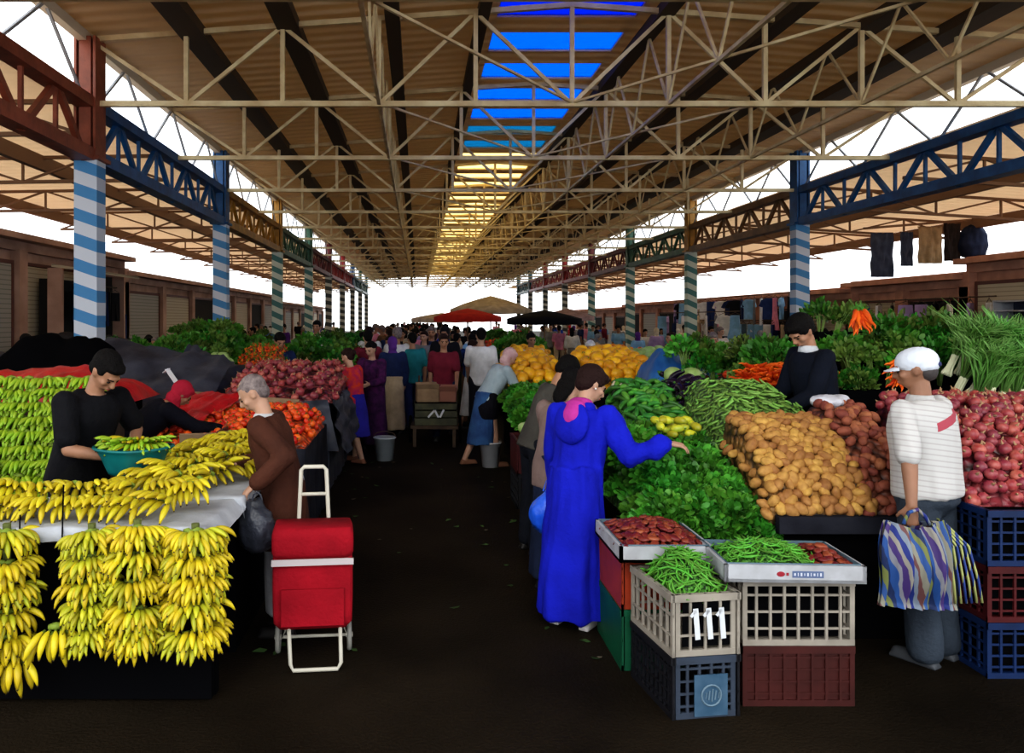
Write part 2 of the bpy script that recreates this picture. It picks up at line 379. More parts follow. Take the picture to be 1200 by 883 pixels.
for x, z in ((XB + .5, CH + 2.55), (11.5, CH + 2.75)): b.span((x - .06, Y0, z - .12), (x + .06, Y1, z + .14))
struct('trim_aisle_beams', b, M_aisle)
# ------------------------------------------------------------------ shop rows along both sides
M_pink = mat('brown_pink_render', (.52, .34, .27), .85, c2=(.36, .22, .17), scale=1.3, bump=.3)
M_brick = mat('red_brown_brickwork', (.62, .32, .22), .85, c2=(.46, .23, .16), scale=2.2, bump=.3)
M_shadow = mat('shop_shade_black', (.012, .011, .012), .9)  # near-black colour stands in for the shade inside open shops
M_shut = stripes('cream_roller_shutter', [(0, (.50, .44, .32)), (.8, (.30, .26, .19))], axis=2, period=.11)
M_shutg = stripes('grey_roller_shutter', [(0, (.34, .33, .30)), (.8, (.20, .2, .18))], axis=2, period=.11)
M_frame = mat('dark_red_door_frame', (.12, .04, .03), .6)
def shop_block(side, x, y0, y1, top, idx):
    sg = -1 if side == 'left' else 1; m_ = M_pink if side == 'left' else M_brick
    b = MB().span((x, y0, top - .42), (x + sg*2, y1, top)).span((x - sg*.35, y0, top - .2), (x, y1, top - .06))
    b.span((x + sg*.15, y0, 0), (x + sg*2, y1, top - .42))
    o = struct(f'wall_{side}', b, m_)
    # pilasters
    n = max(2, int((y1 - y0) / 3.4)); st = (y1 - y0)/n; p = MB()
    for i in range(n + 1): p.span((x - sg*.06, y0 + i*st - .2, 0), (x + sg*.2, y0 + i*st + .2, top - .4))
    struct(f'trim_{side}', p, m_)
    for i in range(n):
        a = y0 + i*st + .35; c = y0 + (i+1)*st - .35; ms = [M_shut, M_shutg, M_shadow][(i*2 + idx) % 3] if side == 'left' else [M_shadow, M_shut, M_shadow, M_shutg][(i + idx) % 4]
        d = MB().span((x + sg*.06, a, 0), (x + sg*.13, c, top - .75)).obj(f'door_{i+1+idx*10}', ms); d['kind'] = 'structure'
        MB().span((x + sg*.04, a - .08, 0), (x + sg*.14, a, top - .66)).span((x + sg*.04, c, 0), (x + sg*.14, c + .08, top - .66)).span((x + sg*.04, a, top - .74), (x + sg*.14, c, top - .66)).obj('door_frame', M_frame, d)
        if ms is not M_shadow: MB().box((x + sg*.04, (a+c)/2, .9), (.03, .14, .04)).obj('handle', M_steel_dk, d)
XW = -9.4
shop_block('left', XW, 9, 26, 3.98, 0); shop_block('left', XW, 26.05, 53, 3.55, 1); shop_block('left', XW, 53.05, 80, 3.2, 2)
XV = 14.4
shop_block('right', XV, 9, 21.3, 3.58, 3); shop_block('right', XV, 21.35, 27, 3.2, 4); shop_block('right', XV, 27.05, 56, 3.03, 5); shop_block('right', XV, 56.05, 84, 2.85, 6)

# ------------------------------------------------------------------ produce library
def N3(v): return v.normalized() if v.length > 1e-6 else Vector((0, 0, 1))
def lumpy(rx, ry, rz, amp, seed, n=10, m=8, f=1.0):
    b = MB(); b.ell((0,0,0), (rx, ry, rz), n, m); r0 = (rx + ry + rz)/3
    b.v = [tuple(Vector(v) * (1 + amp * noise.noise(Vector(v)/r0*f + Vector((seed*7.3, seed, 0))))) for v in b.v]
    return b
M_pot = mat('brown_potato_skin', (.50, .27, .075), .7, c2=(.36, .17, .045), scale=25, obj_var=.28, bump=.2, bscale=60)
M_potr = mat('rusty_potato_skin', (.36, .115, .06), .7, c2=(.24, .07, .04), scale=25, obj_var=.3)
M_tom = mat('ripe_tomato_skin', (.72, .055, .015), .28, c2=(.80, .14, .02), scale=9, obj_var=.25)
M_calyx = mat('green_calyx', (.05, .16, .02), .7)
M_oni = mat('red_onion_skin', (.26, .028, .045), .35, c2=(.42, .10, .09), scale=20, obj_var=.35)
M_root = mat('dry_onion_top', (.40, .25, .14), .9)
M_yel = mat('yellow_melon_skin', (.85, .48, .02), .4, c2=(.75, .33, .01), scale=10, obj_var=.2)
M_org = mat('orange_peel', (.85, .25, .01), .5, obj_var=.2, bump=.2, bscale=90)
M_car = mat('carrot_skin', (.85, .16, .015), .5, c2=(.75, .10, .01), scale=14, obj_var=.22)
M_cuc = mat('cucumber_skin', (.030, .14, .022), .4, c2=(.07, .26, .04), scale=16, obj_var=.35)
M_egg = mat('aubergine_skin', (.012, .006, .018), .2, obj_var=.4)
M_pod = mat('green_pod', (.085, .28, .030), .5, c2=(.14, .40, .05), scale=14, obj_var=.35)
M_pea = mat('pale_pea_pod', (.16, .33, .055), .5, c2=(.26, .44, .10), scale=14, obj_var=.35)
M_leaf = mat('dark_green_leaf', (.018, .115, .010), .5, c2=(.07, .27, .025), scale=7, obj_var=.35)
M_leaf2 = mat('bright_green_leaf', (.045, .21, .018), .5, c2=(.13, .38, .04), scale=7, obj_var=.3)
M_leaf3 = mat('olive_green_leaf', (.06, .13, .015), .6, c2=(.16, .24, .04), scale=7, obj_var=.3)
M_white = mat('cream_vegetable_flesh', (.72, .66, .48), .6, c2=(.60, .52, .36), scale=20, obj_var=.15)
M_cab = mat('pale_cabbage_leaf', (.28, .46, .12), .5, c2=(.42, .55, .22), scale=10, obj_var=.2)
M_ypep = mat('yellow_green_pepper_skin', (.55, .50, .03), .35, c2=(.35, .42, .04), scale=10, obj_var=.25)
M_date = mat('dark_red_dried_pepper', (.16, .018, .015), .4, c2=(.26, .05, .03), scale=14, obj_var=.4)
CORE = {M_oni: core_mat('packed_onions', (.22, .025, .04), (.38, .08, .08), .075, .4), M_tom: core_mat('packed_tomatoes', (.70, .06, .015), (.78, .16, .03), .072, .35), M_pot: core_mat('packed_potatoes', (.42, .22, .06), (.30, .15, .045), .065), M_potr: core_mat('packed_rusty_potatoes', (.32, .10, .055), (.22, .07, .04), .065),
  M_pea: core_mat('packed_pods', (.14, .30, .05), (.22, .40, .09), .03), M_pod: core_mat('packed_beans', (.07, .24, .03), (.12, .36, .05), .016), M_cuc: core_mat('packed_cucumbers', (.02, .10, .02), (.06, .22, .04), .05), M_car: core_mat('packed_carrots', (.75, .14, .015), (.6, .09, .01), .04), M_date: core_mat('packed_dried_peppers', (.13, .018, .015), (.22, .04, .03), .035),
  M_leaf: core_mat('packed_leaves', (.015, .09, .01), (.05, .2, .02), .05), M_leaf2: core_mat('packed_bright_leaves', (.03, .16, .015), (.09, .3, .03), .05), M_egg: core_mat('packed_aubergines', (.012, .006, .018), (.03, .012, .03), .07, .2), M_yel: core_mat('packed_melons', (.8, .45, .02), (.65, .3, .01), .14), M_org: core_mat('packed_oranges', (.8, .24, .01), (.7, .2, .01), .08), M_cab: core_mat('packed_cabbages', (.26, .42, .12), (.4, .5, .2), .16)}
# banana
M_ban = mat('yellow_banana_skin', (.66, .50, .018), .45, c2=(.42, .42, .025), scale=7, obj_var=.16, detail=2)
M_bang = mat('green_banana_skin', (.25, .42, .025), .45, c2=(.45, .52, .04), scale=6, obj_var=.18, detail=2)
M_bany = mat('greenish_yellow_banana_skin', (.52, .48, .025), .45, c2=(.28, .38, .025), scale=7, obj_var=.18, detail=2)
M_btip = mat('brown_banana_tip', (.07, .045, .015), .8); M_bstem = mat('green_banana_stem', (.22, .30, .04), .7)
def banana_mesh(m_, L_=.175, r=.0185, bend=70, n=6, seg=8):
    b = MB(); pts = []; rr = []; p = Vector((0, 0, 0)); a = R(-10)
    prof = [.38, .42, .78, 1, 1.05, 1.0, .86, .55, .28]
    for i in range(seg + 1):
        pts.append(p.copy()); rr.append(r * prof[i]); a += R(bend)/seg; p = p + Vector((0, math.cos(a), -math.sin(a))) * (L_/seg)
    b.tube(pts, rr, n); nf = len(b.f)
    for j in range(n): b.m[j] = 1
    for j in range(n): b.m[n*(seg-1)+j] = 0
    b.m[nf-1] = 2; b.m[nf-2] = 1
    b.mi = 2; b.tube([pts[-1], pts[-1] + (pts[-1]-pts[-2])*.35], [r*.28, r*.2], 5); b.mi = 0
    return b.mesh('banana', [m_, M_bstem, M_btip], True)
def crown_mesh(wd):
    b = MB(); b.tube([(-wd, -.005, .004), (0, .0, .012), (wd, -.005, .004)], [.014, .02, .014], 6); return b.mesh('crown', [M_bstem], True)
def make_hand(m_, nn, fan, label, tiers=2, bend=70, L_=.175, seed=0):
    r_ = random.Random(seed); h = thing('banana_hand', label, 'bananas', (0, 0, -50)); bm_ = [banana_mesh(m_, L_*k, .0185, bend + d) for k, d in ((1, 0), (.93, 12), (1.05, -10))]
    link('crown', crown_mesh(.035), h)
    for t in range(tiers):
        n_ = nn - t
        for i in range(n_):
            u = (i/(n_-1) - .5) if n_ > 1 else 0
            o = link('banana', bm_[r_.randrange(3)], h)
            a = u * R(fan); o.location = (u*.10, .012, -.012*t); 
            o.rotation_euler = Euler((R(-16*t + r_.uniform(-5, 5) + (12 if t == 0 else 0)), R(r_.uniform(-8, 8)), -a + R(r_.uniform(-4, 4))), 'XYZ')
    return h
hangL = 'hand of ripe bananas strung on the hanging bunches below the white stall cloth'
H1 = make_hand(M_ban, 8, 110, hangL, 2, 82, .165, 1); H2 = make_hand(M_bany, 7, 105, hangL, 2, 76, .160, 2); H3 = make_hand(M_ban, 5, 70, hangL, 2, 84, .175, 3)
tabL = 'hand of yellow bananas lying on the white cloth of the banana stall'
T1 = make_hand(M_ban, 6, 60, tabL, 2, 70, .17, 4); T2 = make_hand(M_ban, 5, 50, tabL, 2, 62, .18, 5)
G1 = make_hand(M_bang, 7, 80, 'hand of green bananas in the pile behind the seller in black', 2, 72, .17, 6); G2 = make_hand(M_bang, 6, 70, 'hand of green bananas in the pile behind the seller in black', 2, 80, .17, 7)
PROTO = [H1, H2, H3, T1, T2, G1, G2]
def put(proto, loc, eul, label=None, group=None, scale=1.0):
    ks = list(proto.children)
    return dup(proto, loc=loc, rot=eul, scale=scale, label=label, group=group, _kids=ks)
def aim(yaw, pitch=0, roll=0):
    """local +Y turned to face yaw (deg, 0 = towards the camera), pitched up"""
    return (Matrix.Rotation(R(yaw) + math.pi, 4, 'Z') @ Matrix.Rotation(R(pitch), 4, 'X') @ Matrix.Rotation(R(roll), 4, 'Y')).to_euler()

# --- banana stall, front left
M_cloth = mat('white_stall_cloth', (.50, .52, .56), .8, c2=(.36, .37, .41), scale=5, bump=.4, bscale=14)
M_wood = mat('old_brown_wood', (.10, .065, .04), .8, c2=(.05, .03, .02), scale=6)
M_dk = mat('dark_tarpaulin', (.012, .012, .018), .75, spec=.1, c2=(.035, .037, .05), scale=2.5, bump=.5, bscale=9)
M_blk = mat('black_cloth_and_shade', (.004, .004, .005), .95, spec=.02)  # also carries the shade painted below stalls and inside crates
st = thing('market_stall', 'banana stall table with white cloth top at the front left', 'stall', (-1.8, 5, 0))
def loc_of(o, v): return Vector(v) - o.location
def cspan(a, b, mtl, name, par, rot=None):
    m_ = MB().span(loc_of(par, a), loc_of(par, b)); return m_.obj(name, mtl, par)
cspan((-3.4, 4.0, .83), (-1.06, 4.60, .90), M_wood, 'table_board', st); cspan((-1.70, 4.62, .80), (-1.03, 6.46, .90), M_wood, 'table_board', st)
cspan((-1.70, 4.7, 0), (-1.06, 6.45, .8), M_blk, 'side_panel', st); cspan((-3.4, 4.08, .02), (-1.04, 4.14, .8), M_blk, 'front_panel', st)  # black panels put the shade under the table into colour
for x, y in ((-1.07, 4.2), (-1.08, 6.4), (-2.6, 4.5)): cspan((x - .03, y - .03, 0), (x + .03, y + .03, .8), M_blk, 'leg', st)
def cloth_grid(x0, x1, y0, y1, z, drop=.08, nx=40, ny=40, amp=.01, seed=0.0, dropsides=True):
    b = MB(); vs = []; 
    for j in range(ny + 1):
        for i in range(nx + 1):
            x = x0 + (x1 - x0)*i/nx; y = y0 + (y1 - y0)*j/ny
            zz = z + amp*noise.noise(Vector((x*6, y*6, seed)))
            if j == 0: zz -= drop; y += .005
            if i == nx and dropsides: zz -= drop
            if j == 1: y = y0 - .012
            vs.append((x, y, zz))
    fs = [(j*(nx+1)+i, j*(nx+1)+i+1, (j+1)*(nx+1)+i+1, (j+1)*(nx+1)+i) for j in range(ny) for i in range(nx)]
    return b.add(vs, fs)
o = cloth_grid(-3.4, -.985, 3.96, 4.64, .912, .07).obj('tablecloth', M_cloth, None, True); tag(o, 'white cloth over the front board of the banana stall', 'cloth')
o = cloth_grid(-1.74, -.985, 4.60, 6.52, .914, .06).obj('tablecloth', M_cloth, None, True); tag(o, 'white cloth over the side board of the banana stall by the old man', 'cloth')
# hanging bunches: stalks with tiers of hands
M_stalk = mat('green_brown_banana_stalk', (.13, .15, .04), .8)
bun = [(8, -.03, 0, 'at the left edge of the frame', 0), (92, .04, .0, 'second from the left edge', 1), (156, 0, .02, 'third from the left edge', 0), (225, 0, 0, 'nearest the old man', 0)]
for bi, (px, dx, dz, where, kind) in enumerate(bun):
    d = 3.88; x = PX(px, d) + dx; d += .0
    ztop = .90 + dz; tiers = 5; zb = PZ([778, 765, 768, 766][bi], d)
    o = MB().tube([(x, d + .06, zb + .06), (x, d + .06, ztop + .04)], .02, 8).obj('banana_stalk', M_stalk); tag(o, f'banana stalk carrying the hanging hands, {where}', 'stalk')
    L_ = ztop - zb; r_ = random.Random(40 + bi); wid = [1, .72, .92, 1.0][bi]
    for t in range(tiers):
        z = ztop - t*(L_ - .10)/(tiers - 1) - .0
        for q, yw in enumerate((-30, 34, 78) if t % 2 == 0 else (-60, 2, 58)):
            pr = [H1, H2, H3][(t + q + bi) % 3] if kind == 0 else [H2, H2, H3, H2][(t + q) % 4]
            yw2 = yw + r_.uniform(-10, 10)
            put(pr, (x + math.sin(R(yw))*.045*wid, d + .03 - math.cos(R(yw))*.03, z + r_.uniform(-.02, .02)), aim(yw2, r_.uniform(0, 14), r_.uniform(-10, 10)), f'hand of ripe bananas in the hanging stack {where}', f'banana hands in the hanging stack {where}', .82*wid**.3)
for (px, py) in ((66, 756), (14, 792)):
    put(H3, P(px, py, 3.86) + Vector((0, 0, .08)), aim(15, -20), 'loose low hand of bananas hanging at the foot of the left stacks', 'low hanging banana hands', .95)
    o = MB().tube([P(px, py, 3.88) + Vector((0, .04, .09)), P(px, py, 3.88) + Vector((0, .08, .75))], .004, 5).obj('string', M_blk); tag(o, 'dark string holding a low hand of bananas', 'string', 'strings of the low banana hands')
# hands lying on the table
r_ = random.Random(5)
def table_hand(x, y, z, yaw, lab, grp, s=.9, pr=None):
    put(pr or r_.choice([T1, T2]), (x, y, z), aim(yaw, r_.uniform(8, 26), r_.uniform(-14, 14)), lab, grp, s)
fl = 'hand of yellow bananas in the row along the front edge of the stall'
x = -2.55
while x < -1.22:
    table_hand(x, 4.19 + r_.uniform(-.05, .05), 1.0, r_.uniform(-35, 35), fl, 'banana hands along the front edge')
    table_hand(x + .08, 4.36 + r_.uniform(-.04, .04), 1.04, r_.uniform(-45, 45), fl, 'banana hands along the front edge')
    x += .155
sl = 'hand of yellow bananas on the side board between the seller and the old man'
for j in range(9):
    y = 4.66 + j*.205; lo = -1.62 + .0*j; hi = -1.12 if y > 5.15 else -1.25
    n_ = 4
    for i in range(n_):
        x = lo + (hi - lo)*i/(n_-1) + r_.uniform(-.03, .03)
        table_hand(x, y + r_.uniform(-.03, .03), .99 + .05*math.sin(math.pi*i/(n_-1)) + r_.uniform(0, .02), r_.uniform(-60, 60), sl, 'banana hands on the side board', .92)
# green banana pile behind the seller
gst = thing('display_rack', 'stepped rack holding the pile of green bananas at the left edge', 'rack', (-3.2, 6.0, 0))
for k in range(6): cspan((-4.4, 5.75 + .12*k, .45 + .12*k), (-2.5, 6.9, .57 + .12*k), M_wood, 'step', gst)
cspan((-4.4, 5.9, 0), (-2.5, 6.9, .45), M_blk, 'base', gst)
for k in range(9):
    for i in range(9):
        x = -3.86 + i*.155 + (k % 2)*.07; yy = 5.72 + .09*k + r_.uniform(-.02, .02); z = .64 + .094*k
        put(r_.choice([G1, G2]), (x, yy, z + .07), aim(r_.uniform(-22, 22), r_.uniform(-12, 10)), 'hand of green bananas in the pile at the left edge behind the seller', 'green banana hands in the pile', .95)

# ------------------------------------------------------------------ heaps
def heap_core(name, prof, x0, x1, zb, mtl, label, cat, taper=.15, rz=0, org=(0, 0), nx=26, amp=.015):
    b = MB(); T = []; ny = len(prof)
    vs = []
    for i in range(nx + 1):
        u = i/nx; x = x0 + (x1 - x0)*u; k = min(1, min(u, 1-u)/max(taper, 1e-3)); k = math.sin(k*math.pi/2)**.7 if taper > 0 else 1
        vs.append((x, prof[0][0], zb))
        for (y, z) in prof: vs.append((x, y, zb + (z - zb)*k + amp*noise.noise(Vector((x*9, y*9, 1)))))
        vs.append((x, prof[-1][0], zb))
    m_ = ny + 2
    fs = [(i*m_+j, (i+1)*m_+j, (i+1)*m_+j+1, i*m_+j+1) for i in range(nx) for j in range(m_-1)]
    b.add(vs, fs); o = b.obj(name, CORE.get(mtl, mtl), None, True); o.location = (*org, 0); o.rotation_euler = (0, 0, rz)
    tag(o, label, cat, kind='stuff'); return o
def heap_points(prof, x0, x1, zb, step, seed, taper=.15, rz=0, org=(0, 0), jit=.3):
    r_ = random.Random(seed); out = []; L_ = [0]
    for a, c in zip(prof, prof[1:]): L_.append(L_[-1] + math.hypot(c[0]-a[0], c[1]-a[1]))
    s = step*.4; row = 0
    while s < L_[-1]:
        i = max(j for j in range(len(L_)-1) if L_[j] <= s); f = (s - L_[i])/(L_[i+1]-L_[i]); a, c = prof[i], prof[i+1]
        y = a[0] + (c[0]-a[0])*f; z = a[1] + (c[1]-a[1])*f; ny_, nz_ = -(c[1]-a[1]), (c[0]-a[0]); q = math.hypot(ny_, nz_); ny_/=q; nz_/=q
        x = x0 + step*(.5 if row % 2 else .0) + step*.3
        while x < x1 - step*.2:
            u = (x-x0)/(x1-x0); k = min(1, min(u, 1-u)/max(taper, 1e-3)); k = math.sin(k*math.pi/2)**.7 if taper > 0 else 1
            p = Vector((x + r_.uniform(-jit, jit)*step, y + r_.uniform(-jit, jit)*step*.6, zb + (z-zb)*k + r_.uniform(-.1, .25)*step))
            nn = Vector((0 if k >= 1 else (-.7 if u < .5 else .7), ny_, nz_)).normalized()
            m_ = Matrix.Rotation(rz, 4, 'Z'); out.append((m_ @ p + Vector((*org, 0)), m_ @ nn)); x += step
        s += step*.87; row += 1
    return out
def scatter(protos, pts, label, cat, group, seed, align=False, smin=.85, smax=1.15, limit=300, lift=0.0, sink=None):
    """protos: mesh objects (maybe with a child); the first point moves nothing, all are copies"""
    r_ = random.Random(seed); n = 0; pts = [q for q in pts if -20 < VX + q[0].x*F/q[0].y < 1220]; r0 = random.Random(seed+5)
    if len(pts) > limit: pts = r0.sample(pts, limit)
    for (p, nn) in pts:
        if n >= limit: break
        pr = r_.choice(protos); q = nn.to_track_quat('Z', 'Y') @ Quaternion((0,0,1), r_.uniform(0, 6.283))
        if not align: q = q @ Quaternion((1,0,0), r_.uniform(-.7, .7)) @ Quaternion((0,1,0), r_.uniform(-.7, .7))
        dup(pr, loc=p + nn*lift, rot=q.to_euler(), scale=r_.uniform(smin, smax), label=label, group=group, _kids=list(pr.children)); n += 1
def proto(name, mb_or_mesh, mtl, cat, kid=None):
    me = mb_or_mesh.mesh(name, mtl, True) if isinstance(mb_or_mesh, MB) else mb_or_mesh
    o = link(name, me, None, (0, 0, -50)); o['category'] = cat; o['label'] = 'x'; PROTO.append(o)
    if kid: link(kid[0], kid[1], o)
    return o
potatoes = [proto('potato', lumpy(.046, .032, .028, .22, i), M_pot, 'potato') for i in range(4)]
rpotatoes = [proto('potato', lumpy(.042, .032, .030, .22, 9+i), M_potr, 'potato') for i in range(3)]
def star(r, z, n=5):
    b = MB(); vs = [(0,0,z)]; 
    for i in range(2*n): a = math.pi*i/n; q = r if i % 2 == 0 else r*.3; vs.append((q*math.cos(a), q*math.sin(a), z - .004*(i % 2 == 0)))
    b.add(vs, [(0, 1+i, 1+(i+1) % (2*n)) for i in range(2*n)]); b.tube([(0,0,z-.002),(0.002,0,z+.012)], .0025, 5); return b
cal = star(.017, .031).mesh('calyx', [M_calyx])
def tomb(s):
    b = lumpy(.036, .036, .031, .06, s, 12, 8); return b
tomatoes = [proto('tomato', tomb(i), M_tom, 'tomato', ('calyx', cal)) for i in range(3)]
otip = MB().tube([(0,0,.028),(.002,.002,.040),(.004,.0,.052)], [.010,.005,.002], 6).mesh('dry_neck', [M_root], True)
onions = [proto('red_onion', lumpy(.036, .036, .032, .08, 20+i), M_oni, 'onion', ('dry_neck', otip)) for i in range(3)]
melon = [proto('yellow_melon', lumpy(.085, .07, .068, .08, 30+i, 14, 10), M_yel, 'melon', ('stem', MB().tube([(.08,0,0),(.1,0,.01)], .006, 6).mesh('stem', [M_bstem]))) for i in range(2)]
oranges = [proto('orange', lumpy(.042, .042, .040, .04, 33), M_org, 'orange', ('stem_button', MB().ell((0,0,.039), (.006,.006,.003), 6, 4).mesh('stem_button', [M_calyx])))]
ctop = MB()
for i in range(5): a = i*1.3; ctop.tube([(0,0,.0),(.012*math.cos(a),.012*math.sin(a),.03),(.03*math.cos(a),.03*math.sin(a),.055)], [.003,.002,.001], 4)
def carrotmb(s):
    b = MB(); r_ = random.Random(s); pts = [(r_.uniform(-.004,.004), r_.uniform(-.004,.004), -.02*i) for i in range(10)]
    return b.tube(pts, [.010,.019,.018,.0165,.015,.013,.011,.0085,.006,.002], 9)
carrots = [proto('carrot', carrotmb(i), M_car, 'carrot', ('leaf_stub', ctop.mesh('leaf_stub', [M_leaf2]))) for i in range(2)]
def longveg(L_, r, bend, n=9, neck=.3):
    b = MB(); pts = []; rr = []
    for i in range(9):
        t = i/8; a = (t-.5)*bend; pts.append(((t-.5)*L_, 0, -.5*bend*L_*(t-.5)**2*2)); rr.append(r*[.25,.75,.95,1,1,1,.95,.75,.2][i]*(1 if t > .3 else 1-neck*(.3-t)))
    return b.tube(pts, rr, n)
stub = lambda L_: MB().tube([(L_/2-.002,0,-.004),(L_/2+.014,0,.0)], [.004,.003], 5).mesh('stalk_end', [M_calyx])
cucs = [proto('cucumber', longveg(.19, .021, .5), M_cuc, 'cucumber', ('stalk_end', stub(.19))) for i in range(2)]
peps = [proto('green_pepper', longveg(.11, .024, .3, 9), M_pod, 'pepper', ('stalk_end', stub(.11)))]
ypeps = [proto('yellow_pepper', longveg(.09, .028, .3, 9), M_ypep, 'pepper', ('stalk_end', stub(.09)))]
eggc = MB().tube([(.085,0,-.012),(.10,0,-.012),(.118,0,-.006)], [.024,.014,.005], 8).mesh('calyx_cap', [M_calyx], True)
eggs_ = [proto('aubergine', MB().tube([((t-.5)*.2, 0, -.03*(t*2-1)**2) for t in [i/8 for i in range(9)]], [.008,.028,.035,.036,.033,.029,.026,.022,.012], 12), M_egg, 'aubergine', ('calyx_cap', eggc))]
def beanmb(s, L_=.125, r=.0052):
    r_ = random.Random(s); bend = r_.uniform(-.03, .03); b2 = r_.uniform(-.02, .02)
    return MB().tube([((t-.5)*L_, bend*(t-.5)**2*4, b2*(t-.5)**2*4) for t in [0,.2,.4,.6,.8,1]], [r*.4,r,r,r,r,r*.3], 6)
beans = [proto('green_bean', beanmb(i), M_pod, 'bean') for i in range(5)]
peas = [proto('pea_pod', beanmb(10+i, .085, .0085), M_pea, 'pea pod') for i in range(4)]
dpeps = [proto('dried_pepper', lumpy(.034, .020, .012, .35, 50+i, 9, 6, 1.6), M_date, 'dried pepper') for i in range(4)]
garl = [proto('garlic_bulb', MB().tube([(0,0,-.022),(0,0,-.012),(0,0,.004),(0,0,.018),(0,0,.03),(0,0,.05)], [.012,.03,.034,.02,.008,.005], 9), M_white, 'garlic')]
cauli = [proto('cauliflower', lumpy(.075, .075, .055, .25, 61, 16, 12, 4), M_white, 'cauliflower')]
cabb = [proto('cabbage', lumpy(.10, .10, .085, .08, 62, 14, 10, 2), M_cab, 'cabbage')]
def leafclump(seed, n, rad, ll, lw, mtl_count=1, up=.5, curl=.6, droop=.35):
    """a bunch of many small leaves on stems fanning from a tied base at the origin (stems along +Z)"""
    r_ = random.Random(seed); b = MB()
    for i in range(n):
        a = r_.uniform(0, 6.283); t = r_.random()**.5; rr = rad*t; h = up*(1 - .45*t*t)*r_.uniform(.55, 1.05)
        c = Vector((rr*math.cos(a), rr*math.sin(a), h)); o_ = Vector((math.cos(a)*t, math.sin(a)*t, .9 - droop*t)).normalized()
        o_ = (o_ + Vector((r_.uniform(-.6,.6), r_.uniform(-.6,.6), r_.uniform(-.5,.4)))).normalized()
        s_ = o_.cross(Vector((r_.uniform(-1,1), r_.uniform(-1,1), r_.uniform(-.3,1)))).normalized(); nn = s_.cross(o_)
        L2 = ll*r_.uniform(.6, 1.25); W2 = lw*r_.uniform(.6, 1.2); cu = curl*r_.uniform(-.6, 1)
        vs = [c, c + o_*L2*.35 + s_*W2*.5 + nn*L2*.1*cu, c + o_*L2*.35 - s_*W2*.5 + nn*L2*.1*cu, c + o_*L2*.4 - nn*.0, c + o_*L2*.8 + s_*W2*.38 - nn*L2*.12*cu, c + o_*L2*.8 - s_*W2*.38 - nn*L2*.12*cu, c + o_*L2 - nn*L2*.35*cu]
        b.add(vs, [(0,1,3),(0,3,2),(1,4,3),(3,5,2),(3,4,6),(3,6,5)])
    return b
def stems(seed, n, rad, h, r=.004, base=.015):
    r_ = random.Random(seed); b = MB()
    for i in range(n):
        a = r_.uniform(0, 6.283); t = r_.random()**.5
        b.tube([(base*math.cos(a)*t, base*math.sin(a)*t, -.05), (rad*.3*t*math.cos(a), rad*.3*t*math.sin(a), h*.4), (rad*.8*t*math.cos(a), rad*.8*t*math.sin(a), h*.85)], [r, r*.8, r*.4], 4)
    return b
M_stem = mat('pale_green_stem', (.30, .46, .12), .5); M_wstem = mat('white_onion_stem', (.68, .70, .48), .45)
def bunch(name, cat, seed, mtl, n, rad, ll, lw, up, stem_r=.0035, stem_n=14, stem_m=None, **k):
    return proto(name, leafclump(seed, n, rad, ll, lw, up=up, **k), mtl, cat, ('stems', stems(seed, stem_n, rad, up, stem_r).mesh('stems', [stem_m or M_stem], True)))
spin = [bunch('spinach_bunch', 'leafy greens', i, M_leaf2 if i % 2 else M_leaf, 110, .11, .07, .05, .13) for i in range(4)]
pars = [bunch('parsley_bunch', 'leafy greens', 10+i, [M_leaf2, M_leaf, M_leaf3][i % 3], 200, .13, .05, .034, .23) for i in range(3)]
lett = [bunch('lettuce', 'lettuce', 20+i, M_leaf2, 60, .11, .12, .10, .10, curl=1.2) for i in range(2)]
ctops = [bunch('carrot_greens', 'leafy greens', 30+i, [M_leaf3, M_leaf][i % 2], 300, .17, .06, .03, .30) for i in range(2)]
M_sleaf = mat('pale_green_onion_leaf', (.11, .30, .05), .5, c2=(.22, .42, .12), scale=7, obj_var=.3)
# spring onions: long green tubes ending in a white shank
def springmb(seed):
    r_ = random.Random(seed); g = MB(); w_ = MB()
    for i in range(16):
        a = r_.uniform(0, 6.283); t = r_.random()**.5; dx = math.cos(a)*t; dy = math.sin(a)*t
        w_.tube([(dx*.035, dy*.035, -.18), (dx*.03, dy*.03, -.165), (dx*.02, dy*.02, -.12), (dx*.02, dy*.02, -.02)], [.004, .012, .008, .007], 6)
        for q in range(3):
            e = r_.uniform(.6, 1.5); ax = r_.uniform(-.05, .05); ay = r_.uniform(-.05, .05)
            g.tube([(dx*.02, dy*.02, -.03), (dx*.05*e, dy*.05*e, .10), (dx*.10*e + ax, dy*.10*e + ay, .2), (dx*.17*e + ax*2, dy*.17*e + ay*2, .24)], [.006, .006, .005, .001], 4)
    return g, w_
springs = []
for s in range(2):
    g, w_ = springmb(70+s); springs.append(proto('spring_onion_bunch', g, M_sleaf, 'spring onions', ('white_shanks', w_.mesh('white_shanks', [M_wstem], True))))
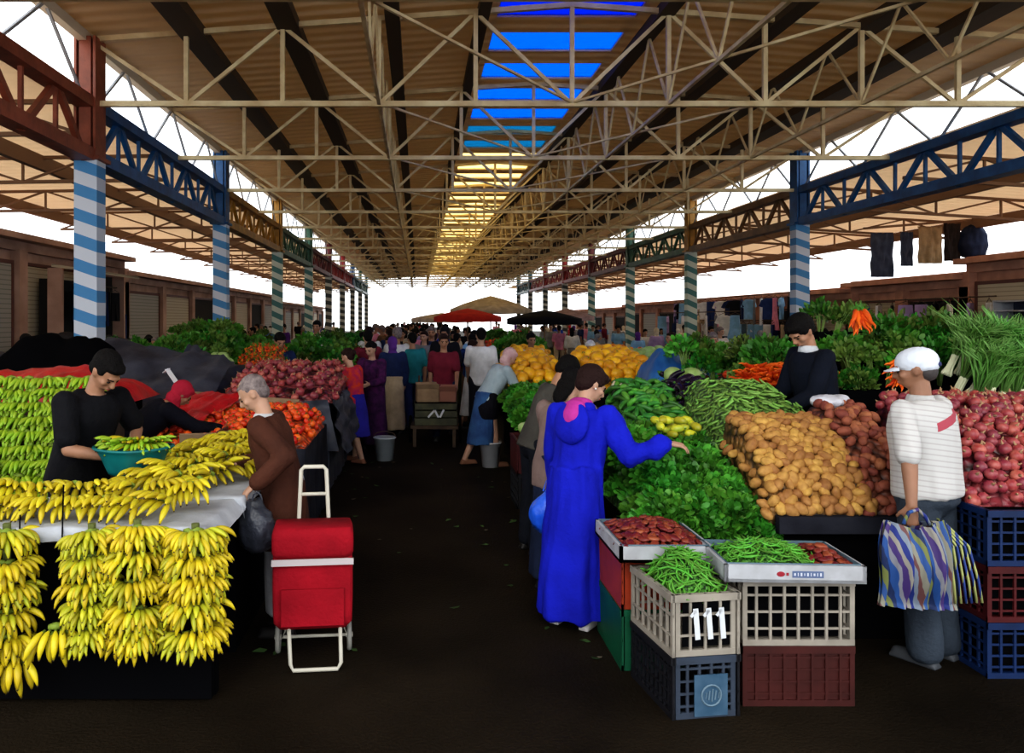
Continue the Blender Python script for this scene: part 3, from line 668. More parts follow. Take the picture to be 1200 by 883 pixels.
# ------------------------------------------------------------------ stalls and produce, left side
def table(name, label, x0, x1, y0, y1, z, cover=M_dk, skirt=True, cat='stall'):
    t = thing(name, label, cat, ((x0+x1)/2, (y0+y1)/2, 0)); cx, cy = (x0+x1)/2, (y0+y1)/2; w_, d_ = x1-x0, y1-y0
    MB().box((0, 0, z - .03), (w_, d_, .06)).obj('table_board', M_wood, t)
    if skirt:
        b = MB(); n = 26; vs = []; per = [(-w_/2, -d_/2), (w_/2, -d_/2), (w_/2, d_/2), (-w_/2, d_/2), (-w_/2, -d_/2)]; q = 0
        for (a, c) in zip(per, per[1:]):
            for i in range(n):
                x = a[0] + (c[0]-a[0])*i/n; y = a[1] + (c[1]-a[1])*i/n; r_ = Vector((x, y, 0)).normalized()
                o1 = .015 + .02*noise.noise(Vector((x*7 + cx, y*7 + cy, 0))); 
                vs += [(x + r_.x*.01, y + r_.y*.01, z + .005), (x + r_.x*o1, y + r_.y*o1, z*.55), (x + r_.x*o1*2.2, y + r_.y*o1*2.2, .03)]; q += 1
        fs = []
        for i in range(q):
            j = (i+1) % q; fs += [(i*3, j*3, j*3+1, i*3+1), (i*3+1, j*3+1, j*3+2, i*3+2)]
        b.add(vs, fs); b.obj('cover_sheet', cover, t, True)
    for sx in (-1, 1):
        for sy in (-1, 1): MB().box((sx*(w_/2-.06), sy*(d_/2-.06), (z-.06)/2), (.05, .05, z-.06)).obj('leg', M_wood, t)
    return t
def sheet(name, pts, label, cat, mtl, amp=.02, sc=6, thick=0.0, nx=24, ny=24, seed=0.0):
    """draped sheet through a bilinear patch p00 p10 p11 p01, sagging folds"""
    a, b_, c, d = [Vector(p) for p in pts]; m_ = MB(); vs = []
    nrm = (b_-a).cross(d-a).normalized()
    for j in range(ny+1):
        for i in range(nx+1):
            u, v = i/nx, j/ny; p = (a*(1-u)+b_*u)*(1-v) + (d*(1-u)+c*u)*v
            vs.append(p + nrm*amp*(noise.noise(Vector((u*sc, v*sc*.6, seed))) + .5*noise.noise(Vector((u*sc*2.6+5, v*sc, seed)))))
    m_.add(vs, [(j*(nx+1)+i, j*(nx+1)+i+1, (j+1)*(nx+1)+i+1, (j+1)*(nx+1)+i) for j in range(ny) for i in range(nx)])
    o = m_.obj(name, mtl, None, True); return tag(o, label, cat)
M_redc = mat('red_plastic_sheet', (.62, .012, .02), .45, c2=(.40, .008, .015), scale=5, bump=.5, bscale=18)
M_tarpB = mat('grey_blue_tarpaulin', (.065, .072, .10), .6, c2=(.028, .030, .045), scale=3, bump=.5, bscale=10)
M_board = mat('brown_cardboard', (.36, .24, .14), .85, c2=(.26, .17, .10), scale=6)
table('market_stall', 'tomato stall with dark cover behind the old man', -2.5, -.98, 6.95, 8.6, .82, M_dk)
pr = [(6.98, .84), (7.2, .92), (7.6, .98), (8.1, 1.04), (8.4, 1.02)]
heap_core('tomato_heap', pr, -2.35, -.97, .82, M_tom, 'lower layers of the tomato heap behind the old man', 'tomatoes', .12)
scatter(tomatoes, heap_points(pr, -2.35, -.97, .82, .074, 11, .12), 'ripe orange-red tomato in the heap behind the old man', 'tomato', 'tomatoes on the left stall', 12, lift=.02, limit=240)
o = MB().box((0,0,0), (.42,.03,.16)).box((-.2,.15,0), (.03,.3,.16)).box((.2,.15,0), (.03,.3,.16)).obj('crate_board', mat('dark_stained_wood', (.10, .03, .02), .7)); o.location = (-1.50, 6.9, .90); tag(o, 'dark wooden crate end holding tomatoes beside the old man', 'crate')
o = MB().box((0,0,0), (.3,.02,.15), Euler((R(20),0,R(12))).to_matrix()).obj('cardboard_flap', M_board); o.location = (-1.86, 6.85, .90); tag(o, 'brown cardboard flap at the corner of the tomato stall', 'cardboard')
sheet('red_sheet', [(-2.62, 7.5, 1.02), (-1.95, 7.3, 1.0), (-1.75, 8.3, 1.16), (-2.5, 8.45, 1.2)], 'bright red plastic sheet covering crates behind the tomatoes', 'sheet', M_redc, .05)
o = MB().box((0,0,0), (1.3, .03, .05)).obj('wooden_plank', M_board); o.location = (-1.9, 8.58, 1.11); o.rotation_euler = (0, R(4), R(-4)); tag(o, 'long brown plank edge behind the red sheet and tomatoes', 'plank')
# onions
table('market_stall', 'red onion stall draped with a grey blue tarpaulin on the left', -2.3, -1.0, 9.0, 11.8, 1.0, M_tarpB)
pr = [(9.05, 1.02), (9.25, 1.13), (9.7, 1.24), (10.4, 1.34), (11.3, 1.30)]
heap_core('onion_heap', pr, -2.25, -.95, 1.0, M_oni, 'lower layers of the red onion heap on the left', 'onions', .12)
scatter(onions, heap_points(pr, -2.25, -.95, 1.0, .118, 21, .12), 'red onion in the heap on the tarpaulin covered stall at left', 'onion', 'red onions on the left stall', 22, lift=.02, smin=1.15, smax=1.5, limit=140)
sheet('tarpaulin', [(-1.9, 8.93, .98), (-1.0, 8.93, 1.05), (-.86, 8.80, .5), (-1.9, 8.84, .55)], 'grey blue tarpaulin hanging over the front of the onion stall', 'tarpaulin', M_tarpB, .06)
sheet('tarpaulin', [(-.92, 9.0, 1.04), (-.93, 10.9, 1.04), (-.80, 10.9, .45), (-.80, 8.9, .4)], 'grey blue tarpaulin hanging over the aisle side of the onion stall', 'tarpaulin', M_tarpB, .07)
# dark tarpaulins over closed stalls
def mound_tarp(label, c, dims, seed, mtl=M_dk, ridge=.55, name='tarpaulin'):
    cx, cy, z0 = c; wx, wy, h = dims; b = MB(); n = 30; vs = []
    for j in range(n+1):
        for i in range(n+1):
            u, v = i/n*2-1, j/n*2-1; e = (1-abs(u)**3.5)*(1-abs(v)**3); ff = max(e, 0)**ridge
            z = h*ff*(.75 + .35*noise.noise(Vector((u*1.3, v*1.3, seed)))) + .05*ff*noise.noise(Vector((u*5, v*2, seed+3))) + .03*noise.noise(Vector((u*11, v*3, seed+9)))*ff
            vs.append((u*wx/2, v*wy/2, z))
    b.add(vs, [(j*(n+1)+i, j*(n+1)+i+1, (j+1)*(n+1)+i+1, (j+1)*(n+1)+i) for j in range(n) for i in range(n)])
    o = b.obj(name, mtl, None, True); o.location = (cx, cy, z0); return tag(o, label, 'tarpaulin')
table('market_stall', 'closed stall under dark tarpaulins behind the tomatoes', -4.0, -2.45, 8.5, 10.6, .85, M_dk)
sheet('tarpaulin', [(-3.75, 8.35, .86), (-2.35, 8.35, .90), (-2.3, 10.2, 1.40), (-3.9, 10.2, 1.72)], 'dark tarpaulin sloping over a closed stall, with a white stroke on it', 'tarpaulin', M_tarpB, .09, 5)
sheet('tarpaulin', [(-2.9, 8.9, .98), (-2.02, 9.1, .90), (-2.1, 10.6, 1.26), (-3.0, 10.6, 1.62)], 'dark tarpaulin fold beside the onion heap', 'tarpaulin', M_tarpB, .09, 5, seed=4.0)
sheet('tarpaulin', [(-5.2, 8.4, .9), (-3.8, 8.4, .86), (-3.9, 10.2, 1.68), (-5.3, 10.2, 1.55)], 'dark tarpaulin on a closed stall at the far left, below the striped column', 'tarpaulin', M_tarpB, .1, 4, seed=8.0)
mk = MB().bar(P(196, 433, 8.55), P(212, 456, 8.28), .055, .006).bar(P(192, 437, 8.57), P(198, 432, 8.55), .05, .006).obj('painted_mark', mat('white_paint_mark', (.75, .76, .8), .7)); tag(mk, 'white painted number 1 on the dark tarpaulin', 'marking')
mound_tarp('bright red netting sheet covering a heap at the left edge', (-3.75, 8.0, 1.15), (2.1, 1.0, .36), 3.0, M_redc, .6, 'red_sheet')
table('market_stall', 'stall under the red netting sheet at the left edge', -4.75, -2.85, 7.55, 8.35, 1.14, M_blk)
mound_tarp('black covered heap behind the red sheet at the left edge', (-4.3, 9.9, 1.2), (1.6, 1.2, .62), 6.0, M_blk)
table('market_stall', 'low black stall behind the red sheet at the left edge', -5.0, -3.6, 9.4, 10.4, 1.2, M_blk)
# farther left produce
def rows(protos, label, cat, group, x0, x1, y, z, n, seed, yj=.1, zj=.05, tilt=.6, s=1.0, lean=-.35):
    r_ = random.Random(seed)
    for i in range(n):
        x = x0 + (x1-x0)*(i+.5)/n
        pr_ = r_.choice(protos)
        dup(pr_, loc=(x + r_.uniform(-.02,.02), y + r_.uniform(-yj, yj), z + r_.uniform(-zj, zj)), rot=(R(30)*-lean*-1 + r_.uniform(-tilt, tilt)*.6 + .4, r_.uniform(-tilt, tilt)*.6, r_.uniform(0, 6.28)), scale=s*r_.uniform(.85, 1.15), label=label, group=group, _kids=list(pr_.children))
table('market_stall', 'leafy greens and carrot stall beyond the dark tarpaulins on the left', -3.9, -2.0, 11.3, 13.0, 1.1, M_dk)
g = 'greens on the far left stall'
for k in range(5): rows(pars + spin, 'bunch of greens on the left stall before the second striped column', 'leafy greens', g, -3.75, -2.75, 11.5 + .25*k, 1.22 + .12*k, 7, 31+k, s=1.15)
pr = [(11.3, 1.12), (11.5, 1.3), (12.0, 1.5), (12.6, 1.55)]
heap_core('carrot_heap', pr, -2.65, -1.95, 1.1, M_car, 'lower layers of the carrot heap on the left', 'carrots', .2)
scatter(carrots, heap_points(pr, -2.65, -1.95, 1.1, .085, 35, .2), 'orange carrot in the heap behind the red onions on the left', 'carrot', 'carrots on the far left stall', 36, align=False, lift=.02)
rows(cabb, 'pale cabbage beside the carrots on the left stall', 'cabbage', 'pale cabbages on the left', -2.95, -2.6, 11.45, 1.35, 3, 37, zj=.08)
# ------------------------------------------------------------------ right side: main vegetable stall
rk = thing('display_platform', 'dark stepped platform carrying the main vegetable display on the right', 'platform', (3, 6, 0))
for (a, b_) in (((1.5, 4.9, 0), (3.02, 6.0, .70)), ((1.5, 6.0, 0), (2.85, 7.6, .9)), ((3.45, 5.9, 0), (5.6, 6.8, 1.05)), ((2.9, 6.9, 0), (5.8, 8.3, 1.2)), ((3.2, 4.95, 0), (5.2, 5.85, .85))):
    cspan(a, b_, M_blk, 'step', rk)
cspan((2.14, 4.80, .66), (3.04, 4.86, .76), M_dk, 'front_rail', rk)
# leafy heap
pr = [(4.82, .64), (4.94, .76), (5.15, .87), (5.5, .97), (5.85, 1.06), (6.05, 1.07)]
heap_core('greens_heap', pr, 1.38, 2.14, .62, M_leaf, 'lower layers of the leafy greens heap beside the woman in blue', 'leafy greens', .22)
for (p, nn) in heap_points(pr, 1.38, 2.14, .62, .105, 41, .22):
    r_ = rnd; q = (nn + Vector((r_.uniform(-.4,.4), -.1 + r_.uniform(-.3,.3), r_.uniform(-.1,.4)))).to_track_quat('Z', 'Y'); pr_ = r_.choice(spin)
    dup(pr_, loc=p - nn*.06, rot=q.to_euler(), scale=r_.uniform(.72, .95), label='bunch of spinach leaves in the big green heap beside the woman in blue', group='spinach bunches in the big heap', _kids=list(pr_.children))
# potatoes
pr = [(4.86, .76), (4.93, .88), (5.03, 1.0), (5.18, 1.12), (5.4, 1.22), (5.65, 1.25)]
heap_core('potato_heap', pr, 2.10, 2.76, .70, M_pot, 'lower layers of the brown potato heap', 'potatoes', .08)
scatter(potatoes, heap_points(pr, 2.10, 2.76, .72, .058, 43, .08), 'brown potato in the heap beside the man in the white cap', 'potato', 'brown potatoes', 44, lift=.016, limit=200, smin=.9, smax=1.25)
pr = [(4.86, .76), (4.93, .88), (5.03, 1.0), (5.18, 1.14), (5.4, 1.28), (5.65, 1.33)]
heap_core('potato_heap', pr, 2.62, 3.12, .70, M_potr, 'lower layers of the rusty red potato heap', 'potatoes', .25)
scatter(rpotatoes, heap_points(pr, 2.64, 3.12, .72, .056, 45, .25), 'rusty red potato in the heap partly behind the man in the cap', 'potato', 'rusty red potatoes', 46, lift=.014, limit=100)
# pods
pr = [(5.5, 1.08), (5.7, 1.22), (6.0, 1.33), (6.4, 1.43), (6.7, 1.40)]
heap_core('pea_pod_heap', pr, 2.05, 2.95, .95, M_pea, 'lower layers of the pea pod heap behind the potatoes', 'pea pods', .3, amp=.03)
scatter(peas, heap_points(pr, 2.05, 2.95, .95, .052, 47, .3), 'green pea pod in the heap between spinach and potatoes', 'pea pod', 'pea pods in the heap', 48, lift=.015, align=True)
# cucumbers, peppers, aubergines
pr = [(6.05, .98), (6.3, 1.12), (6.6, 1.24), (7.0, 1.36), (7.2, 1.36)]
heap_core('cucumber_heap', pr, 1.62, 2.22, .9, M_cuc, 'lower layers of the cucumber heap', 'cucumbers', .25, amp=.03)
scatter(cucs + peps, heap_points(pr, 1.62, 2.22, .9, .075, 49, .25), 'dark green cucumber or pepper in the heap behind the woman in blue', 'cucumber', 'dark green vegetables in the heap', 50, lift=.02)
pr = [(6.1, 1.0), (6.35, 1.15), (6.7, 1.28), (7.1, 1.40), (7.3, 1.38)]
heap_core('aubergine_heap', pr, 2.06, 2.62, .9, M_egg, 'lower layers of the aubergine heap', 'aubergines', .25)
scatter(eggs_, heap_points(pr, 2.06, 2.62, .92, .11, 51, .25), 'glossy dark aubergine in the heap beside the cucumbers', 'aubergine', 'aubergines in the heap', 52, lift=.02)
rows(ypeps, 'yellow green pepper at the front of the cucumber heap', 'pepper', 'yellow green peppers', 1.70, 1.98, 5.72, 1.15, 8, 53, .06, .03)
rows(ypeps, 'yellow green pepper at the front of the cucumber heap', 'pepper', 'yellow green peppers', 1.70, 1.98, 5.86, 1.18, 8, 54, .05, .03)
rows(cauli, 'cream cauliflower head by the cucumber heap', 'cauliflower', 'cauliflower heads', 1.70, 2.0, 7.2, 1.30, 3, 55, .1, .05, s=1.0)
rows(cabb, 'pale green cabbage on top of the cucumber heap', 'cabbage', 'pale cabbages on the right stall', 2.2, 2.5, 7.2, 1.42, 2, 56, .05, .01)
# carrots lying fanned
def fan(x, y, z, n, yaw0, yaw1, pitch, lab, grp, seed, s=1.0, lay=1):
    r_ = random.Random(seed)
    for l in range(lay):
        for i in range(n):
            a = R(yaw0 + (yaw1-yaw0)*(i+.5)/n + r_.uniform(-4,4)); q = Matrix.Rotation(a, 4, 'Z') @ Matrix.Rotation(R(90+pitch + l*6), 4, 'X'); pr_ = r_.choice(carrots)
            off = q.to_3x3() @ Vector((0, 0, -.02))
            dup(pr_, loc=Vector((x, y, z + l*.032)) - off*0 + Vector((r_.uniform(-.03,.03), r_.uniform(-.03,.03), r_.uniform(-.01,.01))), rot=q.to_euler(), scale=s*r_.uniform(.85,1.15), label=lab, group=grp, _kids=list(pr_.children))
lab = 'orange carrot in the bundles lying behind the pea pods'
for k, (x, y) in enumerate(((2.95, 7.2), (3.12, 7.15), (3.3, 7.1), (3.5, 7.15), (3.4, 7.35), (3.1, 7.4))): fan(x, y, 1.33 + .03*(k % 3), 8, 100, 250, -4, lab, 'carrots behind the pea pods', 60+k, 1.3, 4)
lab = 'orange carrot in the fanned bundle left of the white cap'
fan(3.80, 6.30, 1.60, 9, 100, 170, -22, lab, 'carrots in the fanned bundle', 67, 1.25, 2); fan(3.76, 6.28, 1.53, 8, 105, 175, -30, lab, 'carrots in the fanned bundle', 68, 1.25, 3)
lab = 'orange carrot in the bundle behind the seller in navy'
fan(3.86, 7.1, 1.98, 7, 120, 200, -50, lab, 'carrots behind the seller in navy', 69, 1.2, 2)
# greens at the back
for (x0, x1, y, z, n, pool, lb, gr, s) in (
    (2.80, 3.25, 8.3, 1.32, 3, pars, 'parsley bunch on the stall behind the carrots', 'parsley behind the carrots', 1.1),
    (2.75, 3.20, 8.6, 1.45, 3, pars, 'parsley bunch on the stall behind the carrots', 'parsley behind the carrots', 1.2),
    (3.20, 3.62, 7.6, 1.36, 3, ctops, 'leafy carrot greens left of the seller in navy', 'greens left of the seller', 1.2),
    (3.15, 3.65, 7.9, 1.5, 5, pars + ctops, 'leafy carrot greens left of the seller in navy', 'greens left of the seller', 1.0),
    (3.65, 4.05, 7.5, 1.83, 3, ctops, 'tall bunch of greens above the seller in navy', 'tall greens above the seller', .95),
    (3.62, 4.2, 6.9, 1.45, 4, pars, 'dark parsley bunch between the seller and the white cap', 'parsley right of the seller', 1.0),
    (3.45, 3.75, 6.7, 1.30, 3, pars, 'dark parsley bunch between the seller and the white cap', 'parsley right of the seller', 1.0),
    (4.25, 5.3, 7.5, 1.62, 9, ctops, 'bushy greens in the back row right of the seller', 'bushy greens in the back row', 1.05),
    (4.1, 5.3, 7.2, 1.48, 9, pars, 'bushy greens in the back row right of the seller', 'bushy greens in the back row', 1.1),
    (3.6, 4.3, 7.2, 1.52, 6, pars, 'parsley bunch filling the dark step under the tall greens', 'parsley under the tall greens', 1.25),
    (4.1, 5.4, 6.95, 1.42, 8, ctops + pars, 'leafy bunch behind the spring onions', 'leafy bunches behind the spring onions', 1.15),
    (3.0, 3.6, 7.45, 1.30, 5, pars, 'parsley bunch right behind the lying carrots', 'parsley right behind the carrots', 1.1),
    (5.1, 5.8, 7.0, 1.45, 3, ctops, 'bushy greens at the right edge of the frame', 'bushy greens at the right edge', 1.05)):
    rows(pool, lb, 'leafy greens', gr, x0, x1, y, z, n, int(x0*100), .05, .04, .3, s)
table('market_stall', 'narrow stall with parsley behind the carrots on the right', 2.7, 3.3, 8.1, 8.8, 1.3, M_dk)
r_ = random.Random(77)
for i in range(30):
    x = 4.22 + .075*(i % 10) + r_.uniform(-.03,.03); k = i//10; pr_ = springs[i % 2]
    dup(pr_, loc=(x, 6.12 + .12*k, 1.42 + .12*k + r_.uniform(-.03,.03)), rot=Euler((R(14 + r_.uniform(-14, 14)), R(r_.uniform(-24, 24)), r_.uniform(-.8, .8))), scale=r_.uniform(1.0, 1.25), label='spring onion bunch with white shanks at the right behind the capped man', group='spring onion bunches', _kids=list(pr_.children))
rows(garl, 'cream garlic bulb left of the capped man\'s neck', 'garlic', 'cream garlic bulbs', 3.55, 4.05, 6.15, 1.20, 9, 78, .1, .03, s=1.2)
rows(garl, 'cream garlic bulb left of the capped man\'s neck', 'garlic', 'cream garlic bulbs', 3.58, 4.0, 6.25, 1.27, 8, 79, .1, .03, s=1.2)
rows(garl, 'cream garlic bulb below the spring onions', 'garlic', 'cream garlic bulbs by the spring onions', 4.1, 4.9, 6.05, 1.2, 14, 80, .1, .03, s=1.2)
cspan((3.45, 5.95, 1.05), (4.95, 6.5, 1.22), M_blk, 'step', rk)
cspan((3.45, 6.5, 1.05), (5.8, 7.0, 1.36), M_blk, 'step', rk); cspan((3.5, 7.35, 1.2), (5.8, 8.0, 1.62), M_blk, 'step', rk)
cspan((3.6, 7.3, 1.3), (4.2, 7.9, 1.82), M_blk, 'step', rk)
# red onions far right
pr = [(4.55, .9), (4.65, 1.05), (4.9, 1.22), (5.3, 1.36), (5.7, 1.38)]
heap_core('onion_heap', pr, 3.1, 5.0, .88, M_oni, 'lower layers of the red onion heap at the right edge', 'onions', .12)
scatter(onions, heap_points(pr, 3.1, 4.3, .88, .072, 81, .12), 'red onion in the heap at the right edge above the blue crates', 'onion', 'red onions at the right edge', 82, lift=.02, smin=.95, smax=1.2, limit=170)
o = thing('market_stall', 'black stall table under the red onions at the right edge', 'stall', (4, 5, 0)); cspan((3.65, 4.5, .80), (5.0, 5.8, .87), M_wood, 'table_board', o); cspan((3.7, 4.6, 0), (4.95, 5.75, .8), M_blk, 'base_panel', o)

# ------------------------------------------------------------------ crates
def plastic(name, c, **k): return mat(name, c, .5, c2=tuple(x*.65 for x in c), scale=5, **k)
C_white = plastic('dirty_white_plastic', (.36, .32, .27)); C_or = plastic('orange_red_plastic', (.38, .045, .012)); C_gr = plastic('green_plastic', (.004, .10, .045)); C_bk = plastic('black_plastic', (.010, .010, .014)); C_bb = plastic('grey_blue_plastic', (.045, .06, .09)); C_rd = plastic('dark_red_plastic', (.065, .012, .010)); C_bl = plastic('royal_blue_plastic', (.006, .025, .10)); C_red = plastic('red_plastic', (.085, .008, .010))
def crate(label, loc, rz, L_, W_, H_, m_, nL=7, nW=5, rows_=4, group=None, solid=False, end_m=None, plain_end=False):
    """slatted market crate; L_ along local x (end faces at y = -W_/2)"""
    t = thing('plastic_crate', label, 'crate', loc, R(rz), group); th = .012
    def panel(w_, n, rr, flat):
        b = MB(); h = H_
        b.box((0,0,h-.018), (w_, .026, .036)).box((0,0,.015), (w_, th*1.3, .03))
        for i in range(n+1): b.box((-w_/2 + w_*i/n + (.012 if i == 0 else -.012 if i == n else 0), 0, h/2), (.024 if i in (0, n) else .013, th, h))
        for j in range(1, rr): b.box((0, .002, h*j/rr), (w_, th*.7, .011))
        if flat: b.box((0, .006, h/2), (w_, .003, h))
        return b
    for sy in (-1, 1): o = panel(L_, nL, rows_, solid).obj('side_panel', m_, t); o.location = (0, sy*(W_/2 - .013), 0)
    for sx in (-1, 1): o = panel(W_ - .052, nW, rows_, solid).obj('end_panel', end_m or m_, t); o.location = (sx*(L_/2 - .013), 0, 0); o.rotation_euler = (0, 0, R(90))
    MB().box((0,0,.012), (L_ - .03, W_ - .03, .012)).obj('base', m_, t)
    return t
# green + orange stack with dried pepper tray
crate('green plastic crate at the bottom of the stack beside the blue robe', (1.31, 4.75, 0), 90, .60, .40, .335, C_gr, 9, 5, 2, solid=True)
crate('orange red plastic crate standing on the green crate', (1.31, 4.75, .337), 90, .60, .40, .30, C_or, 9, 5, 4, solid=True)
M_tray = mat('white_polystyrene', (.46, .47, .50), .7, c2=(.36, .36, .38), scale=9); M_tin = mat('blue_grey_tray_lining', (.10, .16, .20), .7)
M_ink = mat('dark_red_print', (.30, .015, .03), .6); M_inkb = mat('slate_blue_print', (.10, .14, .26), .6); M_inkw = mat('pale_print', (.6, .62, .68), .6)
def tray(label, loc, rz, L_, W_, H_, marks=True):
    t = thing('produce_tray', label, 'tray', loc, R(rz)); th = .018
    b = MB(); 
    for sy in (-1, 1): b.box((0, sy*(W_/2 - th/2), H_/2), (L_, th, H_))
    for sx in (-1, 1): b.box((sx*(L_/2 - th/2), 0, H_/2), (th, W_, H_))
    b.obj('side_walls', M_tray, t)
    MB().box((0,0,.008), (L_, W_, .016)).obj('base', M_tray, t)
    q = MB()
    for sy in (-1, 1): q.box((0, sy*(W_/2 - th - .002), H_*.6), (L_ - th*2, .003, H_*.8 + .012))
    for sx in (-1, 1): q.box((sx*(L_/2 - th - .002), 0, H_*.6), (.003, W_ - th*2, H_*.8 + .012))
    q.obj('lining', M_tin, t)
    if marks:
        MB().ell((-.07, -W_/2 - .001, H_*.5), (.02, .0015, .013), 14, 8).box((-.038, -W_/2 - .001, H_*.5), (.012, .002, .014)).obj('printed_emblem', M_ink, t)
        MB().box((.06, -W_/2 - .001, H_*.5), (.15, .002, .032)).obj('printed_label', M_inkb, t)
        w_ = MB()
        for i in range(9): w_.box((-.003 + i*.0155, -W_/2 - .0025, H_*.5), (.004 if i % 2 else .008, .001, .016 if i % 3 else .012))
        w_.obj('printed_lettering', M_inkw, t)
    return t
tray('white tray of dried red peppers on the orange crate', (1.32, 4.60, .640), 90, .60, .50, .085, False)
def fill(protos, label, cat, group, c, hx, hy, z, h, step, seed, rz=0, core=None, limit=300, cname=None, lift=.0, tilt=.5):
    r_ = random.Random(seed); cr, sr = math.cos(R(rz)), math.sin(R(rz)); pts = []
    y = -hy
    while y <= hy:
        x = -hx
        while x <= hx:
            jx, jy = x + r_.uniform(-.4,.4)*step, y + r_.uniform(-.4,.4)*step
            k = max(0, (1 - (jx/hx)**2)*(1 - (jy/hy)**2)); zz = z + h*k**.8 + r_.uniform(0, .012)
            pts.append((Vector((c[0] + jx*cr - jy*sr, c[1] + jx*sr + jy*cr, zz)), Vector((jx*1.2/hx*h*2, jy*1.2/hy*h*2, .4)).normalized())); x += step
        y += step
    r_.shuffle(pts)
    if core:
        b = MB(); n = 16; vs = []
        for j in range(n+1):
            for i in range(n+1):
                u, v = (i/n*2-1), (j/n*2-1); k = max(0, (1-u*u)*(1-v*v)); vs.append((u*hx*1.02, v*hy*1.02, h*k**.8 - .008))
        b.add(vs, [(j*(n+1)+i, j*(n+1)+i+1, (j+1)*(n+1)+i+1, (j+1)*(n+1)+i) for j in range(n) for i in range(n)])
        o = b.obj(cname, CORE.get(core, core), None, True); o.location = (c[0], c[1], z); o.rotation_euler = (0, 0, R(rz)); tag(o, 'lower layers of the ' + label.split(' in the ')[-1], cat, kind='stuff')
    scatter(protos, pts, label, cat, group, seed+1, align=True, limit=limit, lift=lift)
fill(dpeps, 'dark red dried pepper in the tray on the orange crate', 'dried pepper', 'dried red peppers', (1.32, 4.60), .21, .26, .70, .075, .040, 91, 0, M_date, cname='dried_pepper_heap', lift=.008)
# front pair: black / grey blue crate with the white 111 crate on top
RZ = 8
crate('grey blue plastic crate on the floor under the white crate marked 111', (1.36, 4.17, 0), RZ+90, .50, .36, .30, C_bk, 10, 5, 5, end_m=C_bb)
fr = thing('printed_card', 'pale blue panel with a round emblem on the end of the grey blue crate', 'panel', (1.36, 4.17, 0), R(RZ))
MB().box((.02, -.256, .115), (.17, .006, .20)).obj('card', mat('pale_blue_card', (.06, .12, .19), .6, c2=(.03, .08, .14), scale=12), fr)
M_embl = mat('faded_blue_print', (.13, .20, .26), .6)
b = MB(); b.tube([(.02 + .05*math.cos(a*math.pi/8), -.261, .115 + .05*math.sin(a*math.pi/8)) for a in range(16)], .005, 5, close=True)
for a in range(5): b.bar((-.01 + .016*a, -.261, .085 + .008*abs(a-2)), (-.01 + .016*a + .006, -.261, .145 - .008*abs(a-2)), .006, .003)
b.obj('emblem', M_embl, fr)
wc = crate('white slatted plastic crate of green beans marked 111', (1.36, 4.17, .302), RZ+90, .50, .36, .30, C_white, 7, 4, 3)
nb = thing('number_board', 'black board painted with white 111 behind the end slats of the crate', 'sign', (1.36, 4.17, .302), R(RZ))
MB().box((.01, -.232, .15), (.25, .004, .215)).obj('board', M_blk, nb)
M_wp = mat('white_painted_numerals', (.66, .68, .72), .6)
for i in range(3):
    x = -.060 + .066*i; m_ = MB(); m_.bar((x, -.259, .235), (x + .012, -.259, .085), .026, .003, up=(0,1,0)).bar((x - .024, -.259, .196), (x + .002, -.259, .226), .015, .003, up=(0,1,0)); m_.obj('painted_digit', M_wp, nb)
M_bars = C_white
fill(beans, 'green bean in the heap in the white crate marked 111', 'green bean', 'green beans in the marked crate', (1.36, 4.17), .125, .19, .57, .16, .024, 93, RZ, M_pod, cname='bean_heap', limit=165, lift=.008)
# right pair: dark red crate, white crate, tray
crate('dark red plastic crate on the floor under the white crate and wide tray', (1.90, 4.22, 0), 0, .56, .36, .30, C_rd, 8, 5, 5, solid=True)
crate('white slatted plastic crate under the wide bean tray', (1.90, 4.22, .302), 0, .56, .36, .335, C_white, 8, 5, 4)
cspan((0,0,0), (0,0,0), M_blk, 'x', rk) if False else None
bx = MB().box((1.90, 4.24, .47), (.48, .28, .28)).obj('black_infill', M_blk); tag(bx, 'black block filling the white crate under the wide tray', 'infill')  # solid black block filling the crate behind its slats
tray('wide white tray of green beans with red emblem and blue label', (1.86, 4.20, .640), -3, .68, .46, .085)
fill(beans, 'green bean in the wide white tray on the white crate', 'green bean', 'green beans in the wide tray', (1.79, 4.22), .22, .15, .69, .07, .028, 95, 0, M_pod, cname='bean_heap', limit=130, lift=.008)
fill([dpeps[0]], 'brown dried pod in the right end of the wide tray', 'dried pod', 'brown pods in the wide tray', (2.08, 4.2), .08, .15, .69, .05, .04, 97, 0, M_date, cname='dried_pod_heap', lift=.006)
# blue crates at the right edge
for i, (m_, n_) in enumerate(((C_bl, 'bottom blue'), (C_red, 'middle dark red'), (C_bl, 'top blue'))):
    crate(f'{n_} plastic crate of the stack at the right edge', (3.36, 4.55, i*.302), 0, .60, .40, .30, m_, 8, 5, 5)
    MB().box((3.36, 4.55, i*.302 + .15), (.50, .3, .24)).obj('shade_block', M_blk)['category'] = 'contents'; bpy.context.scene.collection.objects[-1]['label'] = f'added black shade block inside the {n_} crate at the right edge'  # black block added so the crate's inside reads as shade
